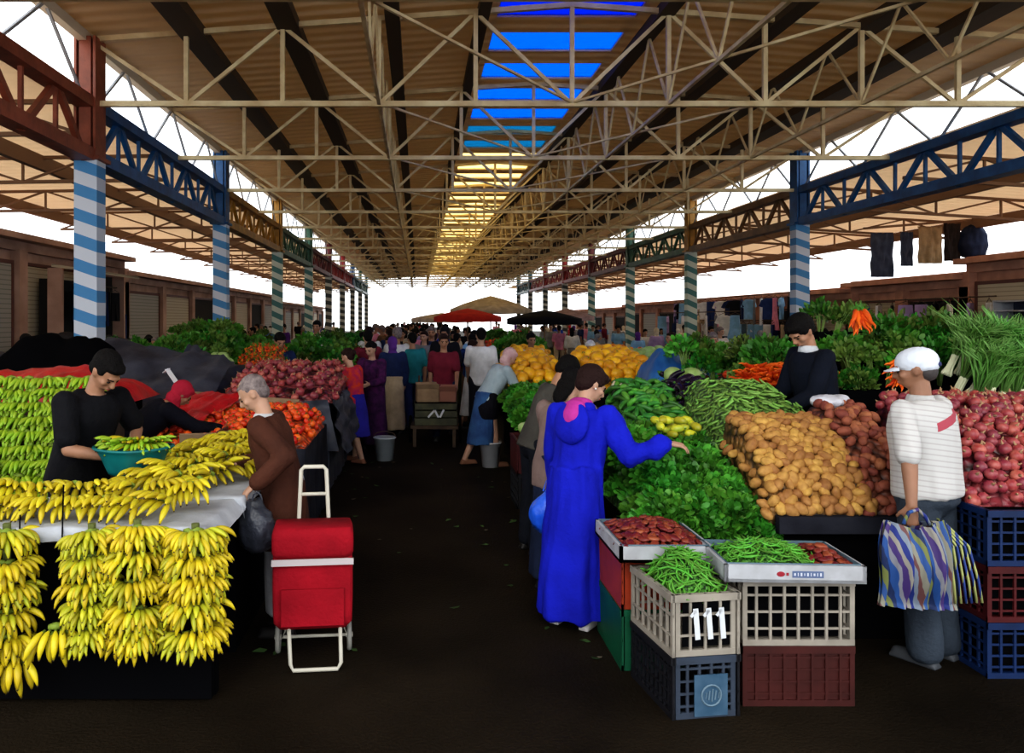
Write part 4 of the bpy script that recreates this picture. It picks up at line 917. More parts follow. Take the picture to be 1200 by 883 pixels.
# crates farther along the right of the aisle
crate('red plastic crate with cabbages at the aisle edge behind the woman in blue', (1.25, 8.55, .36), 90, .6, .5, .34, C_red, 8, 5, 4, solid=True)
crate('dark crate under the red crate of cabbages', (1.25, 8.55, 0), 90, .6, .5, .355, C_bk, 8, 5, 4)
crate('dark wire crate standing at the stall edge beside the blue robe', (1.30, 7.3, 0), 90, .55, .45, .45, C_bk, 8, 5, 4)
crate('dark brown crate on the wire crate beside the taupe top', (1.30, 7.3, .452), 90, .55, .45, .30, plastic('dark_brown_plastic', (.05, .03, .02)), 8, 5, 4)
rows(cabb, 'pale green cabbage in the red crate at the aisle edge', 'cabbage', 'cabbages in the red crate', 1.08, 1.45, 8.4, .74, 3, 101, .1, .03, s=.85)
rows(cabb, 'pale green cabbage in the red crate at the aisle edge', 'cabbage', 'cabbages in the red crate', 1.08, 1.45, 8.7, .76, 3, 102, .05, .03, s=.85)
# next stalls on the right
table('market_stall', 'stall of leafy vegetables and yellow melons at the right of the aisle', 1.35, 2.3, 9.4, 12.6, .9, M_blk)
pr = [(9.3, .68), (9.5, .82), (10.0, .92), (10.5, .98)]
heap_core('greens_heap', pr, 1.15, 1.75, .7, M_leaf2, 'lower layers of the lettuce heap on the melon stall', 'leafy greens', .2)
for k, (p, nn) in enumerate(heap_points(pr, 1.15, 1.75, .7, .13, 103, .2)):
    pr_ = rnd.choice(lett + spin); dup(pr_, loc=p, rot=nn.to_track_quat('Z', 'Y').to_euler(), scale=.85, label='lettuce in the heap in front of the yellow melons', group='lettuces before the melons', _kids=list(pr_.children))
pr = [(10.6, 1.08), (10.9, 1.25), (11.6, 1.36), (12.3, 1.4)]
heap_core('melon_heap', pr, 1.2, 1.95, .9, M_yel, 'lower layers of the first yellow melon heap', 'melons', .2)
scatter(melon, heap_points(pr, 1.2, 1.95, .9, .15, 104, .2), 'yellow melon in the heap above the lettuces, left of the man in grey', 'melon', 'yellow melons in the left heap', 105, lift=.04)
table('market_stall', 'stall of yellow melons behind the two women', 2.1, 3.4, 9.6, 12.0, 1.1, M_blk)
pr = [(9.6, 1.15), (9.8, 1.3), (10.3, 1.42), (11.2, 1.46)]
heap_core('melon_heap', pr, 2.15, 2.85, 1.1, M_yel, 'lower layers of the second yellow melon heap', 'melons', .12)
scatter(melon, heap_points(pr, 2.15, 2.85, 1.1, .14, 106, .12), 'yellow melon in the heap behind the two women', 'melon', 'yellow melons behind the women', 107, lift=.04)
M_btarp = mat('bright_blue_tarpaulin', (.012, .085, .30), .5, c2=(.03, .16, .42), scale=4, bump=.5, bscale=9)
mound_tarp('bright blue tarpaulin over a heap behind the cucumbers', (2.92, 9.15, 1.05), (.85, .9, .66), 12.0, M_btarp, .6)
table('market_stall', 'dark stall under the bright blue tarpaulin', 2.45, 3.3, 8.85, 9.5, 1.05, M_blk)
# ------------------------------------------------------------------ people
def skinm(n, c): return mat(n, c, .5, c2=tuple(x*.82 for x in c), scale=9, bump=.05, sss=.08)
SK1 = skinm('olive_skin', (.40, .205, .125)); SK2 = skinm('tan_skin', (.33, .165, .10)); SK3 = skinm('light_olive_skin', (.50, .29, .20))
def cloth(n, c, c2=None, **k): return mat(n, c, .85, c2=c2 or tuple(x*.7 for x in c), scale=k.pop('scale', 5), bump=.35, bscale=45, spec=.15, **k)
H_blk = mat('black_hair', (.006, .005, .005), .75, spec=.15, bump=.6, bscale=90); H_brn = mat('dark_brown_hair', (.022, .008, .007), .7, spec=.2, bump=.6, bscale=90); H_gry = mat('grey_hair', (.26, .21, .20), .7, c2=(.13, .10, .10), scale=30, bump=.5, bscale=90)
M_eye = mat('dark_eye', (.012, .008, .006), .2); M_lip = mat('lip', (.30, .10, .08), .5)
def folds(me, amp, f=(9, 9, 2.5), seed=0.0, zmax=9, zmin=-9):
    me.update(); nn = [v.normal.copy() for v in me.vertices]
    for v, n_ in zip(me.vertices, nn):
        if zmin < v.co.z < zmax:
            a = noise.noise(Vector((v.co.x*f[0] + seed, v.co.y*f[1], v.co.z*f[2]))) + .5*noise.noise(Vector((v.co.x*f[0]*2.3, v.co.y*f[1]*2.3 + seed, v.co.z*f[2]*2)))
            v.co += n_*a*amp
    me.update()
class Fig:
    def __init__(s, h=1.7, lean=0, twist=0, pelv=0.0, stride=(0, 0), head=(0, 0, 0), build=1.0, legs=None, pelvis_shift=(0, 0), side=0):
        k = h/1.75; s.k = k; s.bw = build
        s.Tm = (Matrix.Rotation(R(twist), 3, 'Z') @ Matrix.Rotation(R(-lean), 3, 'X') @ Matrix.Rotation(R(side), 3, 'Y'))
        s.P = Vector((pelvis_shift[0], pelvis_shift[1], .93*k + pelv))
        s.Hm = s.Tm @ Matrix.Rotation(R(head[1]), 3, 'Z') @ Matrix.Rotation(R(-head[0]), 3, 'X') @ Matrix.Rotation(R(head[2] if len(head) > 2 else 0), 3, 'Y')
        s.HJ = s.t(0, 0, .575); s.leg = {}; s.arm = {}
        for q, sd in (('L', -1), ('R', 1)):
            hip = s.P + Vector((sd*.095*k, 0, -.02*k)); st_ = R(stride[0 if sd < 0 else 1])
            L1, L2 = .43*k, .42*k
            if legs and q in legs: d1, d2 = [Vector(v).normalized() for v in legs[q]]
            else: d1 = Vector((sd*.02, math.sin(st_), -math.cos(st_))); d2 = Vector((0, math.sin(st_ - R(6 + max(0, -stride[0 if sd < 0 else 1])*.8)), -math.cos(st_ - R(6))))
            kn = hip + d1*L1; s.leg[q] = [hip, kn, kn + d2*L2]
        lo = min(s.leg[q][2].z for q in 'LR') - .075*k
        if pelv == 0.0:
            for q in 'LR': s.leg[q] = [p - Vector((0,0,lo)) for p in s.leg[q]]
            s.P.z -= lo; s.HJ.z -= lo
    def t(s, x, y, z): return s.P + s.Tm @ Vector((x, y, z))*s.k
    def hd(s, x, y, z): return s.HJ + s.Hm @ Vector((x, y, z))*s.k
    def arms(s, L=None, Rr=None):
        """each: (upper_dir, fore_dir) in body axes, or ('ik', local_target, elbow_hint)"""
        for q, a, sd in (('L', L, -1), ('R', Rr, 1)):
            sh = s.t(sd*.18*s.bw, 0, .455); L1, L2 = .285*s.k, .255*s.k
            if a is None: a = ((sd*.14, .02, -1), (sd*.02, .2, -1))
            if a[0] == 'ik':
                T = Vector(a[1]); v = T - sh; d = min(v.length, (L1+L2)*.985); v.normalize(); T = sh + v*d
                x = (L1*L1 - L2*L2 + d*d)/(2*d); hh = math.sqrt(max(L1*L1 - x*x, 0)); hint = Vector(a[2]); hint = (hint - v*hint.dot(v)).normalized()
                el = sh + v*x + hint*hh; wr = T
            else: el = sh + Vector(a[0]).normalized()*L1; wr = el + Vector(a[1]).normalized()*L2
            s.arm[q] = [sh, el, wr]
    def hand(s, b, q, palm, curl=25, d=None, spread=1.0):
        sd = -1 if q == 'L' else 1; k = s.k; sh, el, w = s.arm[q]; d = Vector(d).normalized() if d is not None else (w - el).normalized()
        n = Vector(palm); n = (n - d*n.dot(d)).normalized(); sv = d.cross(n)*sd    # sv points to the little-finger or thumb side
        th = -sv if False else sv
        b.cap(w - d*.01*k, w + d*.05*k, .026*k, .036*k, 10, .55, side=sv); b.cap(w + d*.045*k, w + d*.078*k, .037*k, .036*k, 10, .45, side=sv)
        for i, ln in enumerate((.92, 1.0, .94, .76)):
            o = (.029 - .0195*i)*k; p = w + d*(.085 - .004*abs(i-1.2))*k + sv*o; dd = (d + sv*(.10 - .07*i)*spread).normalized(); c = R(curl*(.5 + .1*i)); r = .0088*k
            for j, sl in enumerate((.042, .027, .022)):
                dd = (dd*math.cos(c) + n*math.sin(c)).normalized(); p2 = p + dd*sl*ln*k; b.cap(p, p2, r, r*.9, 8); p = p2; r *= .92; c = R(curl*(1 + .1*j)); 
                nn = n - dd*n.dot(dd); n_loc = nn.normalized() if nn.length > .05 else n; n = n_loc if False else n
        p = w + d*.022*k + sv*.026*k; dd = (d*.65 + sv*.72 + n*.25).normalized(); b.cap(w + d*.015*k, p, .018*k, .016*k, 8)
        p2 = p + dd*.038*k; b.cap(p, p2, .014*k, .0115*k, 8); dd = (dd + n*.4 + d*.4).normalized(); b.cap(p2, p2 + dd*.03*k, .0112*k, .0095*k, 8)
    def body(s, name, sk, voxel=.009, hands=(None, None), shoes=False, detail=True, face=True):
        b = MB(); k = s.k; X = s.Tm @ Vector((1,0,0)); Y = s.Tm @ Vector((0,1,0)); w = s.bw
        b.loft([(s.t(0,0,z), rx*k*w, ry*k*w, X, Y) for z, rx, ry in ((-.10,.08,.07),(-.06,.14,.10),(.0,.155,.108),(.12,.13,.095),(.24,.14,.10),(.36,.165,.108),(.43,.165,.095),(.475,.12,.08),(.50,.07,.06))], 20)
        b.cap(s.t(0, -.005, .44), s.hd(0, -.005, .03), .06*k, .053*k, 12)
        for q in 'LR':
            hp, kn, an = s.leg[q]; b.cap(hp, kn, .085*k, .056*k, 12); b.cap(kn, kn + (an-kn)*.35, .055*k, .055*k, 12); b.cap(kn + (an-kn)*.35, an, .054*k, .037*k, 12)
            b.cap(an + Vector((0, -.015*k, -.035*k)), an + Vector((0, .14*k, -.045*k)), .036*k, .028*k, 10, 1, ); b.ell(an + Vector((0, -.02*k, -.04*k)), (.034*k, .045*k, .035*k))
            sh, el, wr = s.arm[q]; b.ell(sh, .058*k); b.cap(sh, el, .050*k, .040*k, 12); b.cap(el, el + (wr-el)*.3, .040*k, .040*k, 12); b.cap(el + (wr-el)*.3, wr, .039*k, .027*k, 12)
        hm = s.Hm; E = lambda c, r, rot=None: b.ell(s.hd(*c), tuple(x*k for x in r), 18, 12, hm)
        E((0, -.008, .125), (.076, .095, .098)); E((0, .012, .09), (.068, .082, .085)); E((0, .035, .048), (.052, .052, .05)); E((0, .062, .026), (.024, .02, .018))
        if face:
            b.cap(s.hd(0, .093, .118), s.hd(0, .111, .078), .009*k, .014*k, 8); E((0, .103, .074), (.019, .012, .010)); E((0, .086, .128), (.052, .012, .010)); E((-.045, .062, .078), (.02, .022, .022)); E((.045, .062, .078), (.02, .022, .022))
            E((0, .088, .048), (.024, .012, .006)); E((0, .086, .038), (.021, .012, .007))
            for sd in (-1, 1): E((sd*.077, -.005, .093), (.009, .019, .030)); E((sd*.080, -.012, .104), (.009, .018, .018))
        for q, hh in zip('LR', hands):
            if hh is not None: s.hand(b, q, *hh)
            else:
                w_ = s.arm[q][2]; d = (w_ - s.arm[q][1]).normalized(); 
                if detail: s.hand(b, q, (1 if q == 'L' else -1, .1, 0), 25)
                else: b.cap(w_, w_ + d*.08*k, .028*k, .034*k, 8, .6); b.cap(w_ + d*.07*k, w_ + d*.15*k, .03*k, .018*k, 8, .5); b.cap(w_ + d*.03*k, w_ + d*.07*k + Vector((0, .035, 0)), .013*k, .01*k, 6)
        me = bake(b, voxel, 3 if detail else 2, name, .4); me.materials.append(sk); s.root = link(name, me)
        return s.root
    def add(s, name, mb, m_, voxel=.012, sm=4, fold=.008, f=(9,9,2.5), seed=0.0, raw=False, zmax=9):
        if raw: o = mb.obj(name, m_, s.root, True); return o
        me = bake(mb, voxel, sm, name)
        if fold: folds(me, fold, f, seed, zmax)
        me.materials.append(m_); return link(name, me, s.root)
    def facebits(s, hair=None, brow=True):
        k = s.k
        for sd in (-1, 1):
            b = MB(); b.ell(s.hd(sd*.032, .0845, .102), (.014*k, .007*k, .007*k), 10, 6, s.Hm); b.obj('eye', M_eye, s.root, True)
            if brow: b = MB(); b.cap(s.hd(sd*.016, .095, .122), s.hd(sd*.052, .080, .124), .0055*k, .004*k, 6); b.obj('eyebrow', hair or H_blk, s.root, True)
        b = MB(); b.ell(s.hd(0, .095, .044), (.022*k, .0065*k, .007*k), 10, 6, s.Hm); b.obj('mouth', M_lip, s.root, True)
    def hair(s, m_, style='short', voxel=.009):
        b = MB(); k = s.k; E = lambda c, r: b.ell(s.hd(*c), tuple(x*k for x in r), 20, 14, s.Hm)
        if style in ('short', 'thick'):
            g = .008 if style == 'short' else .016
            E((0, -.024, .145), (.077+g, .090+g, .088+g)); E((0, .030, .182), (.062+g, .058+g, .026+g)); E((0, -.055, .085), (.064+g*.5, .052+g*.5, .06))
            for sd in (-1, 1): E((sd*.068, .012, .125), (.012+g*.4, .03, .028))
        elif style == 'fringe':   # grey ring round a thin crown
            E((0, -.024, .140), (.082, .094, .088)); E((0, -.055, .085), (.068, .055, .06)); E((0, .02, .178), (.062, .058, .022))
        elif style == 'long':
            E((0, -.026, .145), (.087, .10, .094)); E((0, .028, .185), (.066, .06, .028)); E((0, -.07, .05), (.082, .06, .10)); E((0, -.09, -.03), (.075, .045, .09))
        elif style == 'bun':
            E((0, -.024, .145), (.084, .097, .092)); E((0, .028, .182), (.066, .06, .028)); E((0, -.13, .12), (.045, .04, .045)); E((0, -.06, .08), (.068, .055, .06))
        elif style == 'scarf':
            E((0, -.022, .128), (.092, .104, .106)); E((0, .022, .180), (.075, .070, .034)); E((0, -.02, .02), (.078, .082, .075)); E((0, .03, -.012), (.062, .055, .04)); b.loft([(s.t(0, -.005, .40), .15*k, .10*k), (s.t(0, 0, .46), .12*k, .09*k), (s.t(0, 0, .54), .07*k, .07*k)], 16)
        elif style == 'cap':
            E((0, -.016, .146), (.092, .112, .082)); E((0, -.05, .115), (.084, .075, .05))
        me = bake(b, voxel, 3, 'hair', .4)
        for v in me.vertices: v.co += v.normal*.003*noise.noise(v.co*60)
        me.materials.append(m_); return link({'scarf': 'headscarf', 'cap': 'cap'}.get(style, 'hair'), me, s.root)
    # clothing volumes
    def torso_mb(s, g=.018, hem=-.08, hemw=1.0, sleeve=1.0, sg=.016, neck=True, hemdrop=None, flare=1.0):
        b = MB(); k = s.k; w = s.bw; X = s.Tm @ Vector((1,0,0)); Y = s.Tm @ Vector((0,1,0)); rings = []
        if hem < -.1:
            z = hem
            n = max(2, int(abs(hem)/.12))
            for i in range(n):
                t_ = 1 - i/n; zz = hem*t_; c = s.P + Vector((0, 0, zz*k)); rings.append((c, ((.16 + g)*w + (flare-1)*.16*t_)*k, ((.118 + g)*w + (flare-1)*.13*t_)*k))
        else: rings.append((s.t(0,0,hem), (.158+g)*k*w*hemw, (.115+g)*k*w*hemw, X, Y))
        rings += [(s.t(0,0,z), (rx+g)*k*w, (ry+g)*k*w, X, Y) for z, rx, ry in ((.0,.158,.112),(.12,.142,.108),(.24,.147,.11),(.36,.168,.112),(.43,.166,.098),(.475,.125,.082),(.505,.075,.062))]
        b.loft(rings, 24)
        for q in 'LR':
            sh, el, wr = s.arm[q]; b.ell(sh, (.060+sg*.6)*k)
            if sleeve <= 1.0: e2 = sh + (el-sh)*sleeve; b.cap(sh, e2, (.054+sg)*k, (.047+sg*1.25)*k, 12)
            else: e2 = el + (wr-el)*(sleeve-1); b.cap(sh, el, (.054+sg)*k, (.044+sg)*k, 12); b.cap(el, e2, (.043+sg)*k, (.032+sg*1.1)*k, 12)
        return b
    def legs_mb(s, g=.02, to=1.0, waist=True, baggy=1.0):
        b = MB(); k = s.k
        for q in 'LR':
            hp, kn, an = s.leg[q]; b.cap(hp, kn, (.086+g)*k, (.060+g*baggy)*k, 14); b.cap(kn, kn + (an-kn)*to*.97, (.060+g*baggy)*k, (.044+g*baggy*1.1)*k, 14)
        if waist: b.loft([(s.P + Vector((0,0,-.13*k)), .12*k, .09*k), (s.P + Vector((0,0,-.05*k)), (.158+g)*k*s.bw, (.115+g)*k*s.bw), (s.t(0,0,.08), (.142+g)*k*s.bw, (.105+g)*k*s.bw)], 20)
        return b
    def skirt_mb(s, hem=.12, w0=.165, w1=.24, ratio=.75, top=.10, fwd=0.0):
        b = MB(); k = s.k; rings = []; z1 = s.P.z + top*k; n = 7
        cx = sum(s.leg[q][2].x for q in 'LR')/2; cy = sum(s.leg[q][2].y for q in 'LR')/2
        for i in range(n):
            t_ = i/(n-1); c = s.P.lerp(Vector((cx, cy + fwd, 0)), t_); c.z = z1 + (hem - z1)*t_; r = (w0 + (w1-w0)*t_**.8)*k; rings.append((c, r, r*(ratio + .1*t_)))
        b.loft(list(reversed(rings)), 26); return b
    def shoes(s, m_, name='shoe', low=True):
        k = s.k
        for q in 'LR':
            an = s.leg[q][2]; b = MB(); b.cap(an + Vector((0, -.02*k, -.038*k)), an + Vector((0, .15*k, -.048*k)), .043*k, .034*k, 12); b.box(an + Vector((0, .06*k, -.066*k)), (.078*k, .25*k, .018*k))
            if not low: b.cap(an + Vector((0,0,.04*k)), an + Vector((0,-.01*k,-.03*k)), .046*k, .045*k, 10)
            me = bake(b, .010, 3, name, .4); me.materials.append(m_); link(name, me, s.root)
    def place(s, x, y, rz, label, z=0.0, group=None):
        s.root.location = (x, y, z); s.root.rotation_euler = (0, 0, R(rz)); tag(s.root, label, 'person', group)
        return s.root
def world2loc(x, y, rz, p, z=0.0):
    v = Vector(p) - Vector((x, y, z)); return Matrix.Rotation(-R(rz), 3, 'Z') @ v

# A: seller in black
M_tee = cloth('black_tshirt', (.005, .005, .007), (.010, .010, .013)); M_navy = cloth('navy_knit', (.008, .011, .022)); M_jean = cloth('dark_trousers', (.012, .014, .022))
x, y, rz = -2.20, 5.24, -118
f = Fig(1.80, lean=17, head=(32, 4, 0), build=1.1, pelv=0.0)
f.arms(L=('ik', world2loc(x, y, rz, (-1.86, 5.28, 1.09)), (-.8, -.1, -1)), Rr=('ik', world2loc(x, y, rz, (-1.88, 5.0, 1.08)), (.9, -.5, -.8)))
f.body('person', SK1, .0085, hands=(((0, 0, -1), 30), ((0, 0, -1), 30)))
f.add('tshirt', f.torso_mb(.026, -.10, 1.02, .72, .024), M_tee, fold=.010); f.add('trousers', f.legs_mb(.022), M_jean)
f.add('apron', MB().loft([(f.P + Vector((0, .03, -.5)), .19, .15), (f.P + Vector((0, .025, -.05)), .20, .155), (f.t(0, .02, .10), .17, .14)], 24), cloth('black_apron', (.007, .007, .008)), fold=.008)
f.hair(H_blk, 'short'); f.facebits(); f.shoes(mat('black_shoe_leather', (.01, .01, .01), .5))
f.place(x, y, rz, 'man in a black t-shirt looking down, sorting bananas behind the banana stall')

# B: old man in brown jacket
M_brown = cloth('brown_wool_jacket', (.085, .030, .018), (.055, .020, .013)); M_offw = cloth('white_cotton_gown', (.48, .47, .50), (.36, .35, .39)); M_shoe = mat('dark_shoe_leather', (.012, .010, .010), .5)
x, y, rz = -.83, 5.02, 84
f = Fig(1.63, lean=15, head=(22, 8, 0), build=.98)
f.arms(L=('ik', world2loc(x, y, rz, (-.95, 4.74, .97)), (-.4, -1, -.6)), Rr=('ik', world2loc(x, y, rz, (-1.15, 5.25, 1.0)), (.4, -1, -.6)))
f.body('person', SK3, .0085, hands=(((.3, -.2, -1), 55), ((0, 0, -1), 30)))
f.add('gown', f.skirt_mb(.13, .150, .165, .85), M_offw, fold=.012, f=(12, 12, 1.2)); f.add('jacket', f.torso_mb(.034, -.36, 1.0, 1.92, .024, flare=1.18), M_brown, fold=.012)
b = MB().loft([(f.t(0, .0, .47), .10, .085), (f.t(0, .0, .53), .062, .062)], 16); f.add('shirt_collar', b, cloth('white_collar', (.6, .6, .62)), fold=0)
f.hair(H_gry, 'fringe'); f.facebits(H_gry); f.shoes(M_shoe)
b = MB()
for i in range(1): b.loft([(f.hd(0, .055, .03), .045, .035, f.Hm @ Vector((1,0,0)), f.Hm @ Vector((0,1,0))), (f.hd(0, .06, .055), .05, .035, f.Hm @ Vector((1,0,0)), f.Hm @ Vector((0,1,0)))], 12)
f.place(x, y, rz, 'old grey haired man in a brown jacket over a white gown at the banana stall')
# his grey plastic bag
def bag_mb(w_, d_, h_, seed, top=.35):
    b = MB(); rings = []
    for i in range(10):
        t_ = i/9; r = [.55,.85,1,1.02,1,.93,.8,.6,.4,top][i]; rings.append(((.02*math.sin(t_*5+seed), .015*math.cos(t_*4), -h_ + h_*t_), w_/2*r, d_/2*r))
    b.loft(rings, 18); return b
M_bag = mat('dark_grey_plastic_bag', (.05, .055, .075), .35, c2=(.02, .022, .03), scale=6, bump=.8, bscale=16)
me = bake(bag_mb(.24, .20, .30, 0), .012, 3, 'plastic_bag'); folds(me, .018, (14, 14, 5)); me.materials.append(M_bag)
o = link('plastic_bag', me, None, (-.93, 4.68, .90)); tag(o, 'dark grey plastic bag held by the old man at the stall corner', 'bag')
MB().tube([(-.03, 0, -.02), (-.02, 0, .02), (.0, 0, .035), (.02, 0, .02), (.03, 0, -.02)], .006, 6).obj('handle', M_bag, o)

# trolley bag
M_tred = cloth('red_trolley_fabric', (.36, .008, .020), (.26, .006, .015)); M_tub = mat('cream_tubing', (.55, .52, .44), .35); M_tyre = mat('grey_rubber_tyre', (.30, .29, .26), .7)
t = thing('shopping_trolley', 'red fabric shopping trolley with cream tube frame and white band', 'trolley', (-.59, 4.56, 0), R(6))
b = MB()
def rbox(b, x0, x1, y0, y1, z0, z1, r=.03, n=12, bulge=.006):
    rings = []
    for i in range(n+1):
        z = z0 + (z1-z0)*i/n; e = r if i in (0, n) else 0; bu = bulge*math.sin(math.pi*i/n); rings.append((z, x0 - bu + e, x1 + bu - e, y0 - bu + e, y1 + bu - e))
    vs = []; m_ = 24
    for z, a, c, d, e in rings:
        for j in range(m_):
            an = 2*math.pi*j/m_; cx, sx = math.cos(an), math.sin(an); px = math.copysign(abs(cx)**.16, cx); py = math.copysign(abs(sx)**.16, sx); vs.append(((a+c)/2 + (c-a)/2*px, (d+e)/2 + (e-d)/2*py, z))
    fs = [(i*m_+j, i*m_+(j+1)%m_, (i+1)*m_+(j+1)%m_, (i+1)*m_+j) for i in range(n) for j in range(m_)]; fs += [tuple(reversed(range(m_))), tuple(n*m_+j for j in range(m_))]
    return b.add(vs, fs)
bo = rbox(MB(), -.215, .215, -.12, .12, .225, .74).obj('bag_body', M_tred, t, True)
rbox(MB(), -.222, .222, -.135, .13, .62, .785, .012, 5, .003).obj('bag_flap', M_tred, t, True)
M_band = mat('white_webbing', (.52, .46, .47), .6)
MB().box((0, -.143, .608), (.445, .012, .034)).obj('white_band', M_band, t); MB().box((.0, -.138, .592), (.435, .012, .010)).obj('red_trim', M_tred, t)
MB().box((0, -.139, .36), (.34, .012, .20)).obj('front_pocket', M_tred, t)
b = MB(); b.tube([(-.085, .14, .22), (-.085, .14, .78), (-.072, .14, 1.06), (-.055, .14, 1.078), (.055, .14, 1.078), (.072, .14, 1.06), (.085, .14, .78), (.085, .14, .22)], .0125, 10); b.tube([(-.08, .14, .92), (.08, .14, .92)], .011, 8)
b.obj('handle', M_tub, t, True)
b = MB(); b.tube([(-.13, -.10, .22), (-.12, -.13, .05), (-.105, -.135, .018), (.135, -.135, .018), (.155, -.13, .05), (.15, -.10, .22), (.15, .13, .22), (-.13, .13, .22), (-.13, -.10, .22)], .0115, 10); b.tube([(-.13, .13, .22), (.15, .13, .22)], .011, 8); b.tube([(-.13, .13, .22), (-.18, .16, .09), (.19, .16, .09), (.15, .13, .22)], .010, 8)
b.obj('frame', M_tub, t, True)
for sx in (-.205, .205):
    wq = MB(); wq.tube([(sx, .16 + .075*math.cos(a*math.pi/12), .09 + .075*math.sin(a*math.pi/12)) for a in range(24)], .014, 8, close=True); wo = wq.obj('wheel', M_tyre, t, True)
    sp = MB()
    for a in range(6): sp.bar((sx, .16, .09), (sx, .16 + .07*math.cos(a*math.pi/3), .09 + .07*math.sin(a*math.pi/3)), .012, .006)
    sp.tube([(sx - .02, .16, .09), (sx + .02, .16, .09)], .014, 10); sp.obj('wheel_hub', M_tub, wo)

# I: woman in blue djellaba
M_robe = cloth('royal_blue_robe', (.012, .020, .52), (.008, .012, .34), scale=3); M_magenta = cloth('magenta_hood_lining', (.50, .05, .32), (.36, .03, .24)); M_wsh = mat('white_shoe', (.62, .58, .58), .5)
x, y, rz = 1.00, 5.16, -36
f = Fig(1.66, lean=15, twist=-2, head=(20, -34, 0), build=1.0)
f.arms(L=((-.25, .15, -1), (-.1, .35, -1)), Rr=('ik', world2loc(x, y, rz, (1.53, 4.98, 1.17)), (.2, -.2, -1)))
f.body('person', SK3, .0085, hands=(None, ((-.2, .1, -1), 30, world2loc(0, 0, rz, (.9, .0, -.1)))))
b = f.torso_mb(.036, -.1, 1.0, 1.93, .030); s_ = f.skirt_mb(.075, .19, .245, .80, .12); b.v, b.f, b.m = b.v + s_.v, b.f + [tuple(i + len(b.v) for i in q) for q in s_.f], b.m + s_.m
f.add('robe', b, M_robe, .012, 3, .026, (9, 9, 1.6))
b = MB().ell(f.t(0, -.155, .38), (.13*f.k, .055*f.k, .15*f.k), 18, 12, f.Tm).ell(f.t(0, -.06, .50), (.115*f.k, .075*f.k, .05*f.k), 18, 10, f.Tm); f.add('hood', b, M_robe, fold=.010)
b = MB().ell(f.t(.005, -.182, .425), (.066*f.k, .036*f.k, .085*f.k), 18, 12, f.Tm).ell(f.t(0, -.14, .49), (.08*f.k, .05*f.k, .05*f.k), 18, 12, f.Tm).ell(f.t(0, -.06, .53), (.085*f.k, .07*f.k, .04*f.k), 18, 10, f.Tm); f.add('hood_lining', b, M_magenta, fold=.006)
f.hair(H_brn, 'thick'); f.facebits(H_brn); f.shoes(M_wsh)
b = MB()
for q in (-1, 1): b.ell(f.hd(q*.083, .0, .068), .007*f.k, 8, 6)
b.obj('earring', mat('pearl_earring', (.8, .78, .72), .3), f.root, True)
f.place(x, y, rz, 'woman in a long royal blue hooded robe with magenta lining reaching for the greens')
me = bake(bag_mb(.19, .19, .30, 2.0, .2), .012, 3, 'plastic_bag'); folds(me, .012, (14, 14, 5)); me.materials.append(mat('blue_plastic_bag', (.01, .07, .50), .3, c2=(.02, .12, .7), scale=5, bump=.6, bscale=14))
o = link('plastic_bag', me, None, (.83, 5.25, .84)); tag(o, 'bright blue plastic bag hanging at the left of the blue robe', 'bag')
MB().tube([(-.02, 0, -.02), (0, 0, .05), (.02, 0, -.02)], .006, 6).obj('handle', me.materials[0], o)

# H: woman in taupe top behind her
x, y, rz = 1.00, 5.85, -36
f = Fig(1.62, lean=22, head=(12, -14, 0), build=1.05)
f.arms(L=((-.1, .5, -1), (.1, .9, -.5)), Rr=((.2, .3, -1), (0, .9, -.4)))
f.body('person', SK3, .010)
f.add('top', f.torso_mb(.032, -.16, 1.0, 1.7, .024, flare=1.05), cloth('taupe_top', (.27, .19, .17), (.20, .14, .13)), fold=.010); f.add('skirt', f.skirt_mb(.10, .17, .2, .8), cloth('dark_blue_skirt', (.02, .03, .07)), fold=.012, f=(10,10,1.2))
f.hair(H_blk, 'long'); f.facebits(); f.shoes(M_shoe)
f.place(x, y, rz, 'woman with long black hair in a taupe top beside the blue robed woman')

# G: man in grey t-shirt
x, y, rz = .98, 6.75, -75
f = Fig(1.70, lean=22, head=(25, -4, 0))
f.arms(L=((-.1, .3, -1), (.1, .8, -.6)), Rr=('ik', world2loc(x, y, rz, (1.12, 6.35, .92)), (-.1, -1, -.2)))
f.body('person', SK1, .010, hands=(None, ((-1, 0, 0), 40)))
f.add('tshirt', f.torso_mb(.026, -.08, 1.0, .8, .02), cloth('charcoal_tshirt', (.085, .080, .070), (.06, .055, .05)), fold=.008); f.add('trousers', f.legs_mb(.022), M_jean)
f.hair(H_blk, 'short'); f.facebits(); f.shoes(M_shoe)
f.place(x, y, rz, 'dark haired man in a grey t-shirt stooping over crates behind the taupe top')

# J: seller in navy sweater on a box
x, y, rz = 3.10, 6.28, 96
f = Fig(1.74, lean=8, head=(34, 12, 0), build=1.08)
f.arms(L=((-.05, .35, -1), (.25, .8, -.5)), Rr=((.1, .3, -1), (-.2, .8, -.5)))
f.body('person', SK1, .0095)
f.add('shirt', f.torso_mb(.016, -.1, 1.0, 1.9, .008), cloth('white_shirt', (.60, .62, .66)), fold=.004)
f.add('sweater', f.torso_mb(.032, -.10, 1.0, 1.86, .022), M_navy, fold=.010); f.add('trousers', f.legs_mb(.02), M_jean)
b = MB().loft([(f.t(0, .01, .49), .088, .080), (f.t(0, .012, .545), .062, .064)], 16); f.add('collar', b, cloth('white_collar_cloth', (.60, .62, .66)), fold=0, voxel=.01)
f.hair(H_blk, 'thick'); f.facebits(); f.shoes(M_shoe)
f.place(x, y, rz, 'young seller in a navy sweater and white collar looking down behind the pea pods', .26)
o = MB().box((0, 0, .13), (.5, .5, .26)).obj('wooden_box', M_wood); o.location = (x, y, 0); tag(o, 'wooden box under the feet of the seller in navy', 'box')
